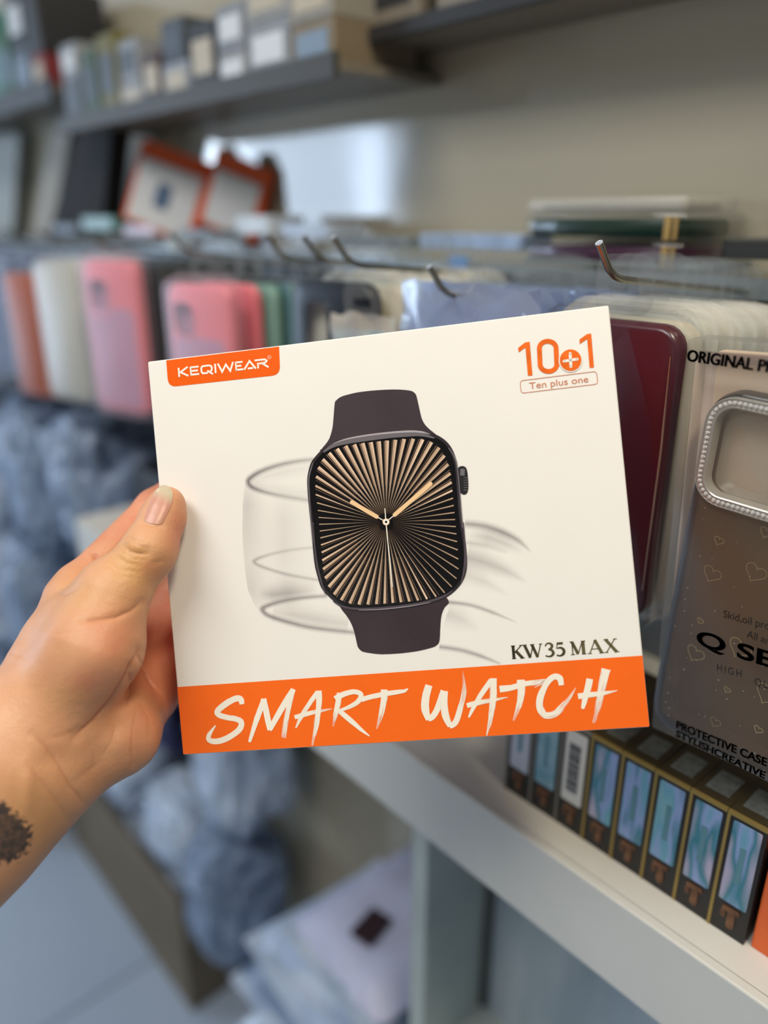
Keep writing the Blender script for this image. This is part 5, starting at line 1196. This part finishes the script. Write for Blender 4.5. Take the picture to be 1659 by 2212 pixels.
# pile of flat white packages right of the box
LILACP = mat('lilac_poly', (186, 190, 216), .4, var=.06)
pile = [(-0.580, .47, -1.4500, 0.31, .2, 0.11, PLAS), (-0.585, .47, -1.3385, 0.31, .2, 0.1, PLAS2), (-0.580, .47, -1.2370, 0.31, .2, 0.1, PLAS), (-0.575, .47, -1.1355, 0.3, .2, 0.1, PLAS), (-0.587, .47, -1.0340, 0.28, .2, 0.08, PLAS2), (-0.570, .47, -0.9525, 0.25, .2, 0.07, PLAS), (-0.525, .47, -0.8810, 0.21, .2, 0.06, PLAS), (-0.505, .47, -0.8195, 0.17, .2, 0.05, LILACP)]
for i, (x, y, z, sx, sy, sz, m_) in enumerate(pile):
    r = thing('mailer_package', 'white plastic mailer in the leaning pile by the base cabinet, %s from the floor' % ORD[i], 'package', (x, y, z), (0, 0, .12*math.sin(i*2.3)), 'mailers in the pile')
    g = G(); nx, ny = 14, 12
    for sgn in (0, 1):
        b_ = len(g.v)
        for j in range(ny+1):
            for k in range(nx+1):
                u, v_ = 2*k/nx-1, 2*j/ny-1; bul = (1-u**6)*(1-v_**6)
                zz = sz/2+(1 if sgn else -1)*sz/2*bul; q = Vector((u*3+i*5, v_*3, sgn*4.)); nz = mnoise.noise(q*1.4)
                g.v.append(Vector((u*sx/2*(1+.03*nz), v_*sy/2*(1+.03*nz), zz+(-.012*abs(nz) if sgn else 0))))
        f = [(b_+j*(nx+1)+k, b_+j*(nx+1)+k+1, b_+(j+1)*(nx+1)+k+1, b_+(j+1)*(nx+1)+k) for j in range(ny) for k in range(nx)]
        g.f += f; g.m += [0]*len(f)
    part('pouch', g, m_, r, smooth='all', recalc=False)
    part('seal_strip', G().box(-sx/2, sx/2, -sy/2-.012, -sy/2+.004, sz/2-.001, sz/2+.001), PLAS, r)
solo('dark_tag', G().slab(.03, .045, 0, .004, .004, .001), mat('dark_red_tag', (44, 22, 30), .5), 'small dark red tag on top of the mailer pile', 'tag', (-.505, .43, -0.7640), (-math.pi/2, 0, .2))
for i, (px_, py_) in enumerate(((870, 1830), (945, 1860), (890, 1915))):
    p = atY(px_, py_, .37); solo('black_clip', G().slab(.016, .034, 0, .006, .003, .001), DARK_M, 'black clip hanging under the white shelf, %s from the left' % ORD[i], 'clip', (p.x, .345, -.4392), (0, 0, .3), 'black clips under the shelf')
# clutter on the left end of the shelf and beyond it
solo('black_box', G().rbox(.09, .08, .06, .003), mat('black_plain_card', (22, 24, 28), .5), 'black box on the shelf just behind the index finger', 'box', (-.905, .44, -.362))
solo('grey_box', G().rbox(.14, .09, .035, .003), mat('grey_plain_card', (120, 128, 134), .5, var=.1), 'low grey box on the shelf under the large pink case', 'box', (-.76, .46, -.362))
CL = [('pale bag lying over the top of the heap, touching the shelf end', (-1.085, .42, -.47), (.09, .085, .11), 45.5, PLAS2), ('icy blue bag at the top of the left heap, next to the shelf end', (-1.33, .42, -.56), (.11, .08, .14), 2.2, PLAS2), ('white bag at the top of the left heap, second from the shelf end', (-1.58, .42, -.56), (.10, .09, .15), 6.6, PLAS), ('white bag at the top of the left heap, at the frame edge', (-1.84, .42, -.56), (.11, .1, .18), 21.3, PLAS),
      ('grey blue bag halfway down the left heap, nearest the wrist', (-1.46, .42, -.90), (.11, .09, .16), 9.9, PLAS2), ('white bag halfway down the left heap, further from the wrist', (-1.71, .43, -.9), (.12, .1, .16), 13.1, PLAS), ('grey blue bag at the bottom of the left heap', (-1.80, .42, -1.45), (.13, .12, .26), 17.7, PLAS2), ('white bag far left on the floor', (-2.10, .42, -1.45), (.14, .13, .26), 25.1, PLAS), ('white bag far left halfway up the heap', (-1.99, .42, -.9), (.13, .1, .16), 28.1, PLAS),
      ('grey blue bag under the shelf end, behind the thumb', (-1.14, .48, -.80), (.10, .075, .155), 29.5, PLAS2), ('white bag under the shelf, above the mailer pile gap', (-.91, .50, -.92), (.09, .07, .14), 33.3, PLAS)]
for q in CL: bag(q[0], q[1], q[2], q[3], q[4], group='bags in the left heap')
